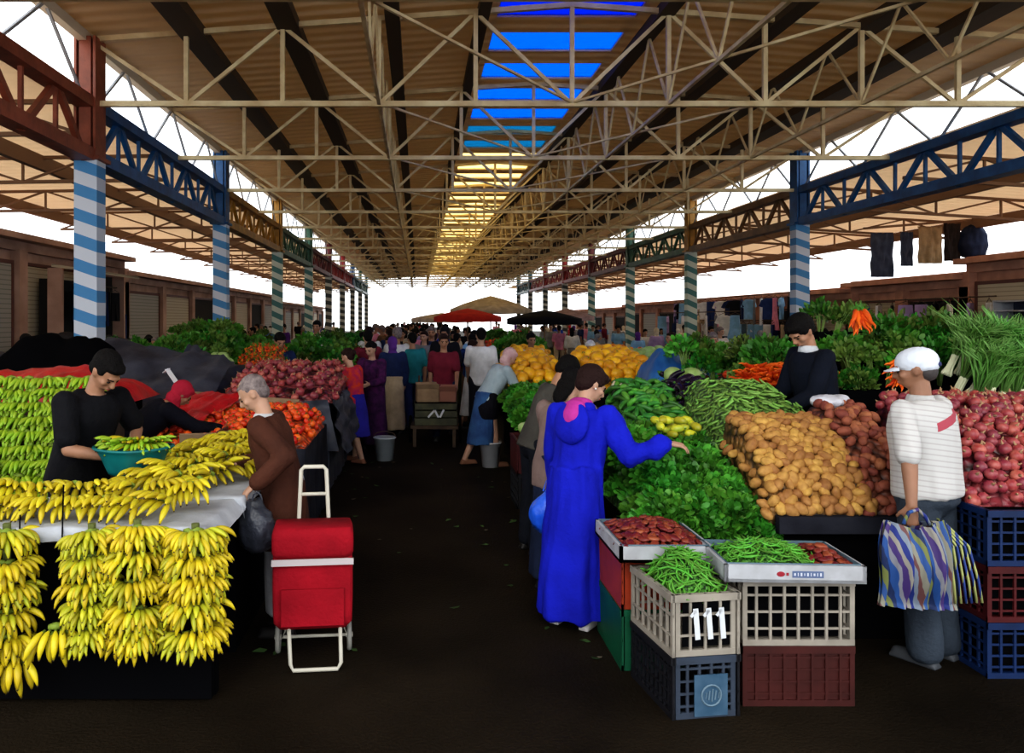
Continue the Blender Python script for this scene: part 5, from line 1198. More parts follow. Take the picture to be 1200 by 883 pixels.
me = bake(MB().ell((0,0,0), (.12, .09, .05), 16, 10).ell((.08,.02,.01), (.08,.07,.04), 14, 8), .012, 3, 'plastic_bag'); folds(me, .012, (14,14,14)); me.materials.append(mat('white_plastic_bag', (.6, .6, .66), .4, bump=.6, bscale=20))
o = link('plastic_bag', me, None, (2.86, 5.66, 1.36)); tag(o, 'crumpled white plastic bag on top of the potato heap', 'bag')

# K: man in white cap
M_shirt = stripes('white_striped_shirt', [(0, (.56, .55, .54)), (.75, (.46, .43, .43))], axis=2, period=.03, rough=.8, skew=.15, skew_axis=0); M_gtr = cloth('grey_blue_trousers', (.050, .065, .088), (.035, .045, .062))
x, y, rz = 2.90, 4.62, 32
f = Fig(1.78, lean=4, head=(8, 24, 0), build=1.12)
f.arms(L=('ik', world2loc(x, y, rz, (2.62, 4.30, .93)), (-1, -.8, 0)), Rr=((.15, .1, -1), (0, .4, -1)))
f.body('person', SK2, .009, hands=(((.5, .2, -.3), 55, world2loc(0, 0, rz, (-.05, 0, -1))), None))
f.add('trousers', f.legs_mb(.022, 1.0, baggy=1.7), M_gtr, fold=.012); f.add('shirt', f.torso_mb(.036, -.03, .96, .95, .016), M_shirt, fold=.014)
N_ = M_shirt.node_tree.nodes; L_ = M_shirt.node_tree.links; tc = N_.new('ShaderNodeTexCoord'); sx_ = N_.new('ShaderNodeSeparateXYZ'); L_.new(tc.outputs['Object'], sx_.inputs[0])
def mth(op, a, b_=None, c=None):
    n = N_.new('ShaderNodeMath'); n.operation = op
    for k_, v_ in enumerate((a, b_, c)):
        if v_ is None: continue
        if isinstance(v_, (int, float)): n.inputs[k_].default_value = v_
        else: L_.new(v_, n.inputs[k_])
    return n.outputs[0]
d_ = mth('ABSOLUTE', mth('SUBTRACT', mth('MULTIPLY_ADD', sx_.outputs[0], -.33, sx_.outputs[2]), 1.375))
msk = mth('MULTIPLY', mth('LESS_THAN', d_, .024), mth('MULTIPLY', mth('LESS_THAN', sx_.outputs[1], 0.0), mth('LESS_THAN', mth('ABSOLUTE', mth('SUBTRACT', sx_.outputs[0], .03)), .15)))
mx = N_.new('ShaderNodeMix'); mx.data_type = 'RGBA'; L_.new(msk, mx.inputs[0]); src = N_['Principled BSDF'].inputs['Base Color'].links[0].from_socket; L_.new(src, mx.inputs[6]); mx.inputs[7].default_value = (.40, .06, .09, 1); L_.new(mx.outputs[2], N_['Principled BSDF'].inputs['Base Color'])
b = MB().loft([(f.t(0, 0, .475), .10, .085), (f.t(0, 0, .535), .068, .066)], 16); f.add('shirt_collar', b, cloth('white_shirt_collar', (.56, .55, .54)), fold=0, voxel=.01)
f.hair(mat('short_dark_grey_hair', (.06, .05, .05), .7), 'fringe'); cp = f.hair(mat('white_cap_cotton', (.68, .72, .80), .8), 'cap'); cp.scale = (1.0, 1.0, 1.0)
b = MB(); vs = []; n = 12
for i in range(n+1):
    a = math.pi*i/n; 
    for r_, zz in ((.0, .0), (1, -.012)):
        vs.append(f.hd(.082*math.cos(a), .070 + (.085*math.sin(a) if r_ else .02*math.sin(a)), .128 + zz - .008*abs(math.cos(a))))
vs2 = [v + f.Hm @ Vector((0,0,.006)) for v in vs]; o_ = len(vs)
fs = [(2*i, 2*i+1, 2*i+3, 2*i+2) for i in range(n)] + [(o_+2*i, o_+2*i+2, o_+2*i+3, o_+2*i+1) for i in range(n)] + [(2*i+1, o_+2*i+1, o_+2*i+3, 2*i+3) for i in range(n)]
b.add(vs2[:0] + vs + vs2, fs); bo = b.obj('cap_brim', cp.data.materials[0], f.root, True)
b = MB().ell(f.hd(0, -.120, .112), (.035, .012, .016), 14, 8, f.Hm); b.obj('cap_opening', mat('dark_cap_opening', (.03, .04, .12), .8), f.root, True)
f.facebits(H_gry); f.shoes(mat('grey_shoe', (.06, .065, .075), .7))
f.place(x, y, rz, 'stout man in a white cap, striped shirt and grey trousers carrying a striped bag')
# striped bag
def stripe_bag():
    b = MB(); n, m_ = 30, 14; vs = []; W_, H_ = .44, .44
    for side in (-1, 1):
        for j in range(m_+1):
            v = j/m_
            for i in range(n+1):
                u = i/n*2-1; w_ = W_/2*(.72 + .28*v**.7 + .05*math.sin(v*6)); pl = .022*math.sin(u*13 + side)*(1-v*.4) + .012*math.sin(u*29); th_ = (.03 + .07*math.sin(math.pi*min(v*1.1, 1)))*(1-abs(u)**3)
                vs.append((u*w_ + .02*(v), side*th_ + pl, -H_*v - .02*math.cos(u*3)*(1-v) - .02*u*(v)))
    k = (n+1)*(m_+1); fs = []
    for s_ in (0, 1):
        for j in range(m_):
            for i in range(n): a = s_*k + j*(n+1) + i; q = (a, a+1, a+n+2, a+n+1); fs.append(q if s_ else tuple(reversed(q)))
    for i in range(n): a = m_*(n+1)+i; fs.append((a, a+1, k+a+1, k+a))
    b.add(vs, fs); return b
C_ = [(0, (.02, .08, .28)), (.10, (.24, .24, .28)), (.17, (.06, .03, .16)), (.28, (.28, .26, .23)), (.36, (.015, .03, .20)), (.46, (.20, .24, .30)), (.55, (.15, .06, .06)), (.62, (.26, .25, .20)), (.72, (.03, .09, .29)), (.82, (.18, .20, .06)), (.9, (.01, .025, .10))]
M_sb = stripes('multicolour_striped_weave', C_, axis=0, period=.20, rough=.7, wobble=.03, skew=.25, skew_axis=2)
o = stripe_bag().obj('striped_bag', M_sb, None, True); o.location = (2.60, 4.25, .86); o.rotation_euler = (0, 0, R(6)); tag(o, 'multicoloured striped shopping bag hanging from the hand of the capped man', 'bag')
MB().tube([(-.06, 0, -.0), (-.03, 0, .06), (.02, 0, .075), (.06, 0, .04), (.09, 0, -.01)], .010, 8).obj('handle', M_sb, o, True)
fr = MB()
for i in range(7): fr.tube([(.10 + .012*i, 0, .0), (.16 + .022*i, -.02, -.12), (.18 + .028*i, -.02, -.30), (.19 + .03*i, -.02, -.42)], .007, 5)
fr.obj('cords', stripes('yellow_blue_cords', [(0, (.40, .42, .15)), (.5, (.03, .06, .25))], axis=0, period=.04), o, True)

# teal basket
M_teal = mat('teal_plastic', (.005, .17, .17), .45, c2=(.004, .11, .12), scale=5)
t = thing('teal_basket', 'teal plastic basket of green yellow bananas in front of the seller in black', 'basket', (-1.74, 4.96, .985), R(8)); b = MB(); n = 28; vs = []
for r_, z in ((.66, 0), (.72, .03), (.86, .10), (1.0, .15), (1.04, .155), (1.03, .145), (.96, .14), (.82, .09), (.68, .035), (.0, .03)):
    for j in range(n): a = 2*math.pi*j/n; vs.append((.225*r_*math.cos(a), .15*r_*math.sin(a), z + .012*r_*math.cos(a)**2))
b.add(vs, [(i*n+j, i*n+(j+1)%n, (i+1)*n+(j+1)%n, (i+1)*n+j) for i in range(9) for j in range(n)] + [tuple(reversed(range(n)))]); b.obj('basin', M_teal, t, True)
b = MB().tube([(.235*math.cos(2*math.pi*j/n), .158*math.sin(2*math.pi*j/n), .158 + .012*math.cos(2*math.pi*j/n)**2) for j in range(n)], .009, 8, close=True); b.obj('rim', M_teal, t, True)
for i in range(5): put([G1, T1][i % 2], (-1.83 + .045*i, 4.97 + .03*(i % 2), 1.155), aim(-50 + 25*i, 38), 'hand of green yellow bananas lying in the teal basket', 'bananas in the teal basket', .8)

# L: person bending with a red head cloth behind the seller's stall
x, y, rz = -2.55, 7.05, -60
f = Fig(1.62, lean=52, head=(-5, 0, 0)); f.arms(L=((-.1, .5, -1), (.2, .9, -.3)), Rr=((.1, .9, -.6), (0, 1, -.2)))
f.body('person', SK2, .011); f.add('robe', f.torso_mb(.035, -.5, 1.0, 1.9, .03, flare=1.2), cloth('black_robe', (.006, .006, .012)), fold=.01); f.hair(cloth('red_headscarf', (.42, .02, .05), (.30, .015, .03)), 'scarf'); f.facebits(); f.shoes(M_shoe)
f.place(x, y, rz, 'person in black with a red headscarf bending behind the tomatoes')

# D: woman in orange top and blue skirt
M_orp = cloth('orange_red_print', (.65, .06, .02), (.42, .02, .10), scale=14)
x, y, rz = -.86, 11.0, 58
f = Fig(1.56, lean=10, stride=(-8, 8), head=(12, 0, 0)); f.arms(L=((-.2, .3, -1), (.1, .9, -.4)), Rr=((.2, .1, -1), (0, .5, -.8)))
f.body('person', SK3, .011); f.add('skirt', f.skirt_mb(.36, .17, .20, .8), cloth('violet_blue_skirt', (.035, .030, .36)), fold=.012); f.add('blouse', f.torso_mb(.034, -.2, 1.0, 1.5, .03, flare=1.1), M_orp, fold=.008); f.hair(H_brn, 'bun'); f.facebits(); f.shoes(mat('tan_sandal', (.25, .1, .06), .7))
f.place(x, y, rz, 'woman in an orange red blouse and violet blue skirt at the onion stall')
def bucket(label, x, y, r, h, c):
    t = thing('bucket', label, 'bucket', (x, y, 0)); b = MB(); n = 20; vs = []
    for q, z in ((.0, 0), (.78, 0), (1.0, h), (1.05, h), (1.05, h-.02), (.98, h-.02), (.95, h-.01), (.76, .02), (0, .02)):
        for j in range(n): a = 2*math.pi*j/n; vs.append((r*q*math.cos(a), r*q*math.sin(a), z))
    b.add(vs, [(i*n+j, i*n+(j+1)%n, (i+1)*n+(j+1)%n, (i+1)*n+j) for i in range(8) for j in range(n)]); m_ = mat(label.replace(' ', '_')[:30], c, .5); b.obj('pail', m_, t, True)
    MB().tube([(r*math.cos(a*math.pi/10), 0, h + r*.5*math.sin(a*math.pi/10)) for a in range(11)], .006, 5).obj('handle', M_steel_dk, t)
bucket('pale grey bucket on the floor right of the woman in orange', -.46, 11.15, .15, .32, (.42, .46, .50)); bucket('white bucket on the floor beside the bending woman in pale blue', .95, 10.65, .14, .33, (.55, .55, .58))
# E: woman in dark purple
x, y, rz = -.66, 12.1, 150
f = Fig(1.62, lean=6, head=(15, 0, 0)); f.arms(L=((-.2, .3, -1), (.3, .9, -.2)), Rr=((.2, .3, -1), (-.3, .9, -.2)))
f.body('person', SK3, .012); b = f.torso_mb(.034, -.1, 1.0, 1.8, .03); s_ = f.skirt_mb(.08, .18, .22, .8); f.add('robe_skirt', s_, cloth('dark_plum_robe', (.07, .015, .08), (.03, .01, .045), scale=10), fold=.012); f.add('robe_top', b, cloth('plum_robe', (.09, .015, .09), (.03, .01, .045), scale=14), fold=.008); f.hair(H_blk, 'bun'); f.facebits(); f.shoes(M_shoe)
f.place(x, y, rz, 'woman in a dark plum robe just behind the woman in orange')
# F: woman in pale blue bending to the right
x, y, rz = .90, 10.7, -72
f = Fig(1.66, lean=30, head=(10, 0, 0), stride=(-12, 10)); f.arms(L=((-.1, .5, -1), (.1, .9, -.5)), Rr=((.1, .6, -1), (0, .9, -.6)))
f.body('person', SK3, .011); f.add('skirt', f.skirt_mb(.30, .18, .21, .8), cloth('denim_blue_skirt', (.05, .13, .30), (.03, .07, .2)), fold=.014, f=(10,10,1.5)); f.add('jacket', f.torso_mb(.034, -.05, 1.0, 1.9, .026), cloth('pale_blue_jacket', (.40, .48, .52), (.30, .37, .42)), fold=.010)
b = MB().loft([(f.P + Vector((0, -.02, -.26)), .20, .16), (f.P + Vector((0, 0, -.1)), .215, .175), (f.t(0, -.02, .10), .17, .14)], 22); f.add('tied_shawl', b, cloth('black_shawl', (.008, .007, .012)), fold=.012)
f.hair(cloth('pink_white_headscarf', (.60, .42, .42), (.5, .3, .32), scale=18), 'scarf'); f.facebits(); f.shoes(mat('brown_sandal', (.2, .09, .05), .7))
f.place(x, y, rz, 'woman in a pale blue jacket and pinkish headscarf bending to the melon stall')

# --- crowd: a few figures copied with their own clothes
def variant(kind):
    if kind == 0:   f = Fig(1.72, head=(5,0,0)); f.arms(); 
    elif kind == 1: f = Fig(1.74, lean=4, stride=(-18, 20), head=(4,12,0)); f.arms(L=((-.15,.35,-1),(0,.7,-.9)), Rr=((.15,-.3,-1),(0,.1,-1)))
    elif kind == 2: f = Fig(1.60, lean=5, head=(8,-10,0)); f.arms(L=((-.25,.1,-1),(.3,.8,-.2)), Rr=((.2,0,-1),(0,.3,-1)))
    elif kind == 3: f = Fig(1.62, lean=3, stride=(10, -10), head=(0,0,0)); f.arms(L=((-.2,.0,-1),(0,.3,-1)), Rr=((.25,.2,-1),(-.4,.8,.1)))
    elif kind == 4: f = Fig(1.76, lean=10, head=(18,0,0), build=1.1); f.arms(L=((-.1,.6,-1),(.1,.9,-.4)), Rr=((.1,.6,-1),(-.1,.9,-.4)))
    f.body('person', SK1, .016, detail=False)
    W_ = cloth('plain_cloth', (.4,.4,.4))
    if kind in (0, 1, 4):
        f.add('trousers', f.legs_mb(.022), W_, .02, 3, .006); f.add('shirt', f.torso_mb(.03, -.12, 1.0, 1.8 if kind != 1 else .8, .022), W_, .02, 3, .006); f.hair(H_blk, 'short', .014)
    elif kind == 2:
        f.add('skirt', f.skirt_mb(.08, .18, .22, .8), W_, .02, 3, .01); f.add('robe_top', f.torso_mb(.035, -.1, 1.0, 1.9, .03), W_, .02, 3, .008); f.hair(W_, 'scarf', .016)
    else:
        f.add('skirt', f.skirt_mb(.25, .17, .2, .8), W_, .02, 3, .01); f.add('blouse', f.torso_mb(.03, -.14, 1.0, 1.3, .022), W_, .02, 3, .006); f.hair(H_brn, 'long', .014)
    f.shoes(M_shoe); f.facebits()
    for c in f.root.children:
        if len(c.material_slots) == 0: c.data.materials.append(M_shoe)
    f.root['label'] = 'x'; f.root['category'] = 'person'; f.root.location = (0, 0, -60); PROTO.append(f.root); return f.root
VAR = [variant(i) for i in range(5)]
COLS = {'white': (.66,.66,.68), 'black': (.010,.010,.014), 'grey': (.18,.18,.19), 'navy': (.015,.025,.08), 'sky blue': (.20,.38,.58), 'royal blue': (.015,.06,.42), 'red': (.45,.02,.03), 'maroon': (.14,.015,.03), 'purple': (.10,.03,.20), 'lilac': (.36,.26,.48), 'pink': (.60,.22,.32), 'orange': (.62,.16,.03), 'cream': (.58,.50,.36), 'olive': (.12,.13,.05), 'green': (.03,.20,.07), 'teal': (.02,.18,.20), 'brown': (.14,.07,.035), 'beige': (.42,.33,.22), 'dark blue': (.02,.04,.14), 'yellow': (.62,.45,.06)}
COLS = {k: tuple(min(.85, x*1.4) for x in v) for k, v in COLS.items()}
CM = {k: cloth(k.replace(' ', '_') + '_crowd_cloth', v) for k, v in COLS.items()}
HM = {'black hair': H_blk, 'brown hair': H_brn, 'grey hair': H_gry}
USED = set()
def person(kind, x, y, rz, top, bottom, head, where, z=0, s=1.0):
    v = VAR[kind]; r_ = dup(v, loc=(x, y, z), rot=(0, 0, R(rz)), scale=s, _kids=list(v.children))
    mh = CM[head] if head in CM else HM[head]
    for c in r_.children:
        n_ = c.name.split('.')[0]; m_ = None
        if n_ in ('shirt', 'blouse', 'robe_top'): m_ = CM[top]
        elif n_ in ('trousers', 'skirt'): m_ = CM[bottom]
        elif n_ in ('hair', 'headscarf'): m_ = mh
        if m_: c.material_slots[0].link = 'OBJECT'; c.material_slots[0].material = m_
    sk = random.Random(int(x*1000 + y*10)).choice([SK1, SK2, SK3]); r_.material_slots[0].link = 'OBJECT'; r_.material_slots[0].material = sk
    dress = {0: 'shirt and {} trousers', 1: 't-shirt and {} trousers', 2: 'robe top over {} skirt', 3: 'blouse and {} skirt', 4: 'shirt and {} trousers'}[kind].format(bottom)
    if kind == 2 and top == bottom: dress = 'full length robe'
    hd_ = f'{head} headscarf' if head in CM else head
    lab = f'person in {top} {dress}, {hd_}, {where}'
    if lab in USED: lab = lab.replace('person in', 'second person in')
    USED.add(lab); r_['label'] = lab
    return r_
# individuals beyond the stalls
person(4, -2.15, 12.3, -150, 'navy', 'black', 'black hair', 'behind the onion heap')
person(0, -1.95, 15.6, 170, 'white', 'navy', 'black hair', 'right of the oranges', .2)
person(0, -5.9, 12.2, -120, 'black', 'black', 'black hair', 'at the left edge')
person(3, 4.55, 11.4, 130, 'sky blue', 'white', 'black hair', 'behind the carrots', .1)
person(2, 5.9, 11.8, 170, 'beige', 'brown', 'cream', 'behind the back greens', .1)
person(4, 2.75, 13.2, 165, 'grey', 'navy', 'white', 'behind the second melon heap') if False else None
person(2, 2.85, 13.4, 160, 'sky blue', 'grey', 'white', 'behind the second melon heap')
person(1, 2.0, 14.4, 180, 'white', 'dark blue', 'black hair', 'behind the left melon heap')
person(2, .50, 15.0, 175, 'black', 'black', 'black', 'tall dark figure behind the cart', 0, 1.14)
person(1, -.10, 14.6, 10, 'teal', 'navy', 'black hair', 'left of the cart') 
rr = random.Random(99); keys = list(COLS); pos = []
tops = ['white', 'sky blue', 'grey', 'lilac', 'black', 'white', 'navy', 'cream', 'maroon', 'white', 'beige', 'purple', 'grey', 'sky blue', 'brown', 'white', 'red', 'black', 'white', 'dark blue', 'pink', 'cream', 'royal blue', 'grey', 'olive']
for i in range(900):
    if len(pos) >= 210: break
    y = 13.4 + 46*(rr.random()**1.7); x = (rr.uniform(-1.0, 1.25) if y < 17 else rr.uniform(-1.35, 1.6)) if rr.random() < .6 else rr.choice([rr.uniform(-8, -4.4), rr.uniform(4.8, 11), rr.uniform(4.8, 11)])
    if y < 16.2 and -.35 < x < .85: continue
    if any((x-a)**2 + ((y-c)*.7)**2 < .22 for a, c in pos): continue
    pos.append((x, y))
for i, (x, y) in enumerate(sorted(pos, key=lambda p: p[1])):
    k = rr.choice([0, 1, 2, 2, 3, 0, 1]); top = tops[i % len(tops)]; bot = rr.choice(['black', 'navy', 'grey', 'dark blue', 'brown', 'beige', 'white', 'olive']) if k != 2 else rr.choice([top, 'black', 'beige', 'brown'])
    hdk = rr.choice(['white', 'cream', 'black', 'pink', 'sky blue', 'purple', 'beige', 'red', 'grey']) if k == 2 else rr.choice(['black hair', 'black hair', 'brown hair', 'grey hair'])
    zone = 'near crowd' if y < 19 else 'middle crowd' if y < 30 else 'far crowd'
    side = 'at left' if x < -.4 else 'at right' if x > .8 else 'in aisle'
    person(k, x, y, rr.choice([0, 180, 170, 15, -20, 150, 90, -90]) + rr.uniform(-20, 20), top, bot, hdk, f'{zone} {side}', 0, rr.uniform(.94, 1.06))
# ------------------------------------------------------------------ beyond: more stalls, goods, umbrellas, cart, shop goods
def far_stall(side, x0, x1, y0, y1, z, kinds, lab, seed, s=1.0):
    table('market_stall', f'dark skirted produce stall {lab}', x0, x1, y0, y1, z, [M_dk, M_blk, M_tarpB][seed % 3])
    n = len(kinds); r_ = random.Random(seed); st_ = (y1 - y0)/n
    for i, (pool, cat, nm, mt) in enumerate(kinds):
        ya, yb = y0 + i*st_, y0 + (i+1)*st_
        pr = [(ya + .05, z + .02), (ya + st_*.3, z + .22), (ya + st_*.6, z + .32), (yb - .05, z + .30)]
        stp = {'leafy greens': .26, 'lettuce': .24, 'melon': .17, 'cabbage': .2}.get(cat, .125)*s
        lim_ = {'tomato': 28, 'potato': 1}.get(cat, 60)
        sc_ = {'leafy greens': 1.3, 'lettuce': 1.3, 'melon': 1.0, 'cabbage': 1.0}.get(cat, 1.55)*s
        heap_core('produce_heap', pr, x0 + .05, x1 - .05, z, mt, f'lower layers of the {nm} heap {lab}', cat, .2)
        scatter(pool, heap_points(pr, x0 + .05, x1 - .05, z, stp, seed*7 + i, .2), f'{nm} in the heap {lab}', cat, f'{nm} heap {lab}', seed*11 + i, smin=.85*sc_, smax=1.15*sc_, lift=.02, limit=lim_, align=cat in ('leafy greens', 'lettuce'))
GR = (pars + spin, 'leafy greens', 'green bunch', M_leaf); LT = (lett, 'lettuce', 'lettuce', M_leaf2); TM = (tomatoes, 'tomato', 'red tomato', M_tom); OR_ = (oranges, 'orange', 'orange fruit', M_org)
CR = (carrots, 'carrot', 'carrot', M_car); PT = (potatoes, 'potato', 'brown potato', M_pot); CB = (cabb, 'cabbage', 'cabbage', M_cab); ML = (melon, 'melon', 'yellow melon', M_yel); RO = (rpotatoes, 'potato', 'rusty potato', M_potr)
far_stall('L', -2.3, -1.15, 13.2, 16.6, 1.0, [GR, OR_, GR], 'just past the carrots at left', 201)
far_stall('L', -2.4, -1.4, 18.2, 22.2, 1.0, [CB, TM, GR], 'fourth along the left of the aisle', 202)
far_stall('L', -4.2, -3.1, 14.2, 18.0, 1.0, [GR, OR_, GR], 'in the outer left row', 203)
far_stall('L', -5.4, -4.0, 12.2, 13.8, 1.0, [GR, CB], 'in front of the left shops', 204)
far_stall('R', 3.5, 4.7, 9.6, 11.0, .95, [TM, GR], 'behind the parsley on the right', 205)
far_stall('R', 3.4, 4.6, 13.5, 17.5, 1.0, [CB, TM, OR_], 'in the middle right row', 206)
far_stall('R', 5.2, 6.6, 10.2, 13.0, 1.1, [CB, OR_], 'below the nearest right column', 207)
far_stall('R', 1.7, 2.7, 15.5, 19.5, 1.0, [ML, GR, ML], 'past the melons on the right', 208)
far_stall('R', 1.8, 2.8, 22, 27, 1.0, [TM, GR, OR_], 'far along the right of the aisle', 209)
# handcart with boxes in the aisle
t = thing('handcart', 'wooden handcart carrying boxes in the middle of the aisle', 'cart', (.27, 12.75, 0), R(-3))
MB().box((0, 0, .30), (.72, 1.0, .05)).obj('platform', M_wood, t)
for sx in (-.39, .39):
    b = MB(); b.tube([(sx, .0 + .2*math.cos(a*math.pi/10), .21 + .2*math.sin(a*math.pi/10)) for a in range(20)], .02, 8, close=True); wo = b.obj('wheel', M_blk, t, True)
    q = MB()
    for a in range(4): q.bar((sx, .19*math.cos(a*math.pi/4), .21 + .19*math.sin(a*math.pi/4)), (sx, -.19*math.cos(a*math.pi/4), .21 - .19*math.sin(a*math.pi/4)), .014)
    q.obj('spokes', M_aisle, wo)
for sx in (-.3, .3): MB().tube([(sx, .5, .32), (sx, .75, .7), (sx, .95, .98)], .016, 8).obj('handle_bar', M_wood, t, True)
MB().box((-.3, -.45, .14), (.05, .05, .28)).box((.3, -.45, .14), (.05, .05, .28)).obj('leg', M_wood, t)
M_olive = mat('olive_painted_crate', (.10, .10, .05), .7, c2=(.05, .05, .03), scale=6)
def box_thing(label, c, d, m_, rz=0, flaps=True, slats=False):
    o = thing('cardboard_box' if not slats else 'wooden_crate', label, 'box', (c[0], c[1], c[2]), R(rz)); b = MB(); th = .012
    for sx in (-1, 1): b.box((sx*(d[0]/2 - th/2), 0, d[2]/2), (th, d[1], d[2]))
    for sy in (-1, 1):
        if slats:
            for k in range(3): b.box((0, sy*(d[1]/2 - th/2), d[2]*(.17 + .33*k)), (d[0], th, d[2]*.27))
        else: b.box((0, sy*(d[1]/2 - th/2), d[2]/2), (d[0], th, d[2]))
    b.obj('walls', m_, o); MB().box((0, 0, th/2), (d[0], d[1], th)).obj('base', m_, o)
    if flaps:
        for sy in (-1, 1): MB().box((0, sy*(d[1]/2 + .03), d[2] - .02), (d[0]*.98, .004, .09), Euler((R(-35*sy), 0, 0)).to_matrix()).obj('flap', m_, o)
    else: MB().box((0, 0, d[2] - .03), (d[0] - .03, d[1] - .03, .02)).obj('contents', M_blk, o)
    return o
o = box_thing('olive slatted crate with white mark, low on the front of the handcart', (.27, 12.5, .33), (.66, .42, .34), M_olive, 0, False, True)
MB().bar((-.12, -.222, .12), (-.02, -.222, .23), .03, .004, up=(0,1,0)).bar((-.02, -.222, .23), (.04, -.222, .12), .03, .004, up=(0,1,0)).bar((.06, -.222, .12), (.12, -.222, .24), .03, .004, up=(0,1,0)).obj('white_mark', M_wp, o)
box_thing('brown cardboard box on the olive crate at the left of the handcart', (.14, 12.5, .675), (.34, .36, .26), M_board, 4)
box_thing('reddish brown cardboard box on the olive crate at the right of the handcart', (.46, 12.52, .675), (.26, .34, .22), mat('reddish_cardboard', (.30, .13, .09), .85), -5)
person(1, .42, 13.25, 175, 'maroon', 'navy', 'brown hair', 'pushing the handcart')
# umbrellas
def umbrella(label, x, y, r, z, h, c, sides=8, pole=True):
    t = thing('market_umbrella', label, 'umbrella', (x, y, 0)); m_ = cloth(label.split(' ')[0] + '_canopy_cloth', c)
    b = MB(); n = sides*2; vs = [(0, 0, z + h)]
    for k, (q, zz) in enumerate(((.35, .72), (.7, .38), (1, 0), (1.0, -.14/h))):
        for j in range(n): a = 2*math.pi*j/n; e = q*(1 if j % 2 == 0 else .955); vs.append((r*e*math.cos(a), r*e*math.sin(a), z + h*zz - (0 if j % 2 == 0 else .02*q)))
    fs = [(0, 1+j, 1+(j+1) % n) for j in range(n)] + [(1+k*n+j, 1+(k+1)*n+j, 1+(k+1)*n+(j+1) % n, 1+k*n+(j+1) % n) for k in range(3) for j in range(n)]
    b.add(vs, fs).obj('canopy', m_, t, True); MB().tube([(0,0,0), (0,0,z+h-.01)], .022, 8).obj('pole', M_aisle, t)
    for j in range(sides): a = 2*math.pi*j/sides; MB().bar((0,0,z+h*.9), (r*.96*math.cos(a), r*.96*math.sin(a), z - .01), .015).obj('rib', M_aisle, t)
umbrella('beige market umbrella, tallest above the far right stalls', PX(575, 27), 27, 1.35, 2.28, .45, (.46, .36, .25))
umbrella('red market umbrella beside the beige one', PX(548, 24), 24, 1.0, 2.02, .25, (.50, .03, .02))
umbrella('cream low umbrella left of the red umbrella', PX(518, 29), 29, 1.1, 1.98, .2, (.55, .42, .32))
umbrella('black flat market umbrella above the melon stalls', PX(638, 20.5), 20.5, .95, 1.96, .22, (.006, .005, .007))
umbrella('dusty pink umbrella behind the black umbrella', PX(665, 30), 30, 1.0, 2.05, .3, (.42, .28, .28))
# hanging sheets and sack at the upper right
M_hb = cloth('slate_blue_hanging_cloth', (.06, .07, .11)); M_hc = cloth('tan_hanging_cloth', (.36, .25, .14)); M_hd = cloth('black_hanging_cloth', (.03, .022, .02))
hy = 21.6
for i, (xa, xb, ya, yb, m_, lb) in enumerate(((1020, 1047, 273, 325, M_hb, 'slate blue sheet hanging from the right aisle roof, leftmost of the row'), (1055, 1070, 272, 312, M_hb, 'narrow slate blue sheet hanging next to the tan sheet'), (1076, 1104, 266, 309, M_hc, 'tan sheet hanging from the right aisle roof'), (1106, 1126, 262, 306, M_hd, 'black sheet hanging right of the tan sheet'))):
    o = sheet('hanging_sheet', [P(xa, yb, hy), P(xb, yb, hy), P(xb, ya, hy), P(xa, ya, hy)], lb, 'sheet', m_, .06, 5, seed=i*3.0)
    tp = MB().tube([P(xa, ya, hy) + Vector((0, .02, 0)), P(xb, ya, hy) + Vector((0, .02, 0))], .015, 6).obj('hem_rod', M_aisle); tp.parent = o
me = bake(MB().loft([(Vector((0,0,z)), r_, r_*.8) for z, r_ in ((-.95,.12),(-.85,.3),(-.6,.38),(-.3,.33),(-.1,.2),(0,.07))], 18), .03, 3, 'hanging_sack'); folds(me, .05, (4,4,2)); me.materials.append(cloth('dark_navy_sack', (.015, .022, .05)))
o = link('hanging_sack', me, None, P(1140, 262, hy)); tag(o, 'dark navy sack hanging at the right end of the row of sheets', 'sack')
MB().tube([(0,0,-.05), (0,0,.18)], .015, 6).obj('cord', M_blk, o)
b = MB().bar((P(1012, 268, hy)), P(1160, 256, hy), .06); o = b.obj('hanging_rail', M_aisle); tag(o, 'brown rail the sheets and sack hang from at the upper right', 'rail')
# stacked boxes/ledges above the shop wall, lower row
# garments hung along the right shops
gv = MB(); 
def garment_mb(kind):
    b = MB(); vs = []; n = 6; out = [(-.22, -.06), (-.30, -.26), (-.20, -.30), (-.17, -.18), (-.18, -.70), (.18, -.70), (.17, -.18), (.20, -.30), (.30, -.26), (.22, -.06), (.07, .0), (-.07, .0)] if kind == 0 else [(-.17, 0), (-.20, -.9), (-.04, -.9), (0, -.3), (.04, -.9), (.20, -.9), (.17, 0)] if kind == 1 else [(-.12, 0), (-.15, -.45), (-.30, -1.05), (.30, -1.05), (.15, -.45), (.12, 0)]
    k = len(out)
    for d in (-.03, .03):
        for x, z in out: vs.append((x, d*(1 + .6*math.sin(x*20)), z))
    b.add(vs, [tuple(range(k)), tuple(reversed(range(k, 2*k)))] + [(i, (i+1) % k, k + (i+1) % k, k + i) for i in range(k)]); return b
GP = []
for q in range(3):
    o = link('hanging_garment', garment_mb(q).mesh('hanging_garment', [M_hb]), None, (0, 0, -70)); o['label'] = 'x'; o['category'] = 'garment'; PROTO.append(o); GP.append(o)
    link('hanger', MB().bar((-.18, 0, .01), (0, 0, .09), .012).bar((.18, 0, .01), (0, 0, .09), .012).bar((0, 0, .08), (0, 0, .16), .008).mesh('hanger', [M_steel_dk]), o)
gcols = ['navy', 'white', 'lilac', 'black', 'sky blue', 'white', 'grey', 'lilac', 'pink', 'dark blue', 'cream', 'sky blue', 'beige', 'black', 'white']
rg = random.Random(31)
shown = {}
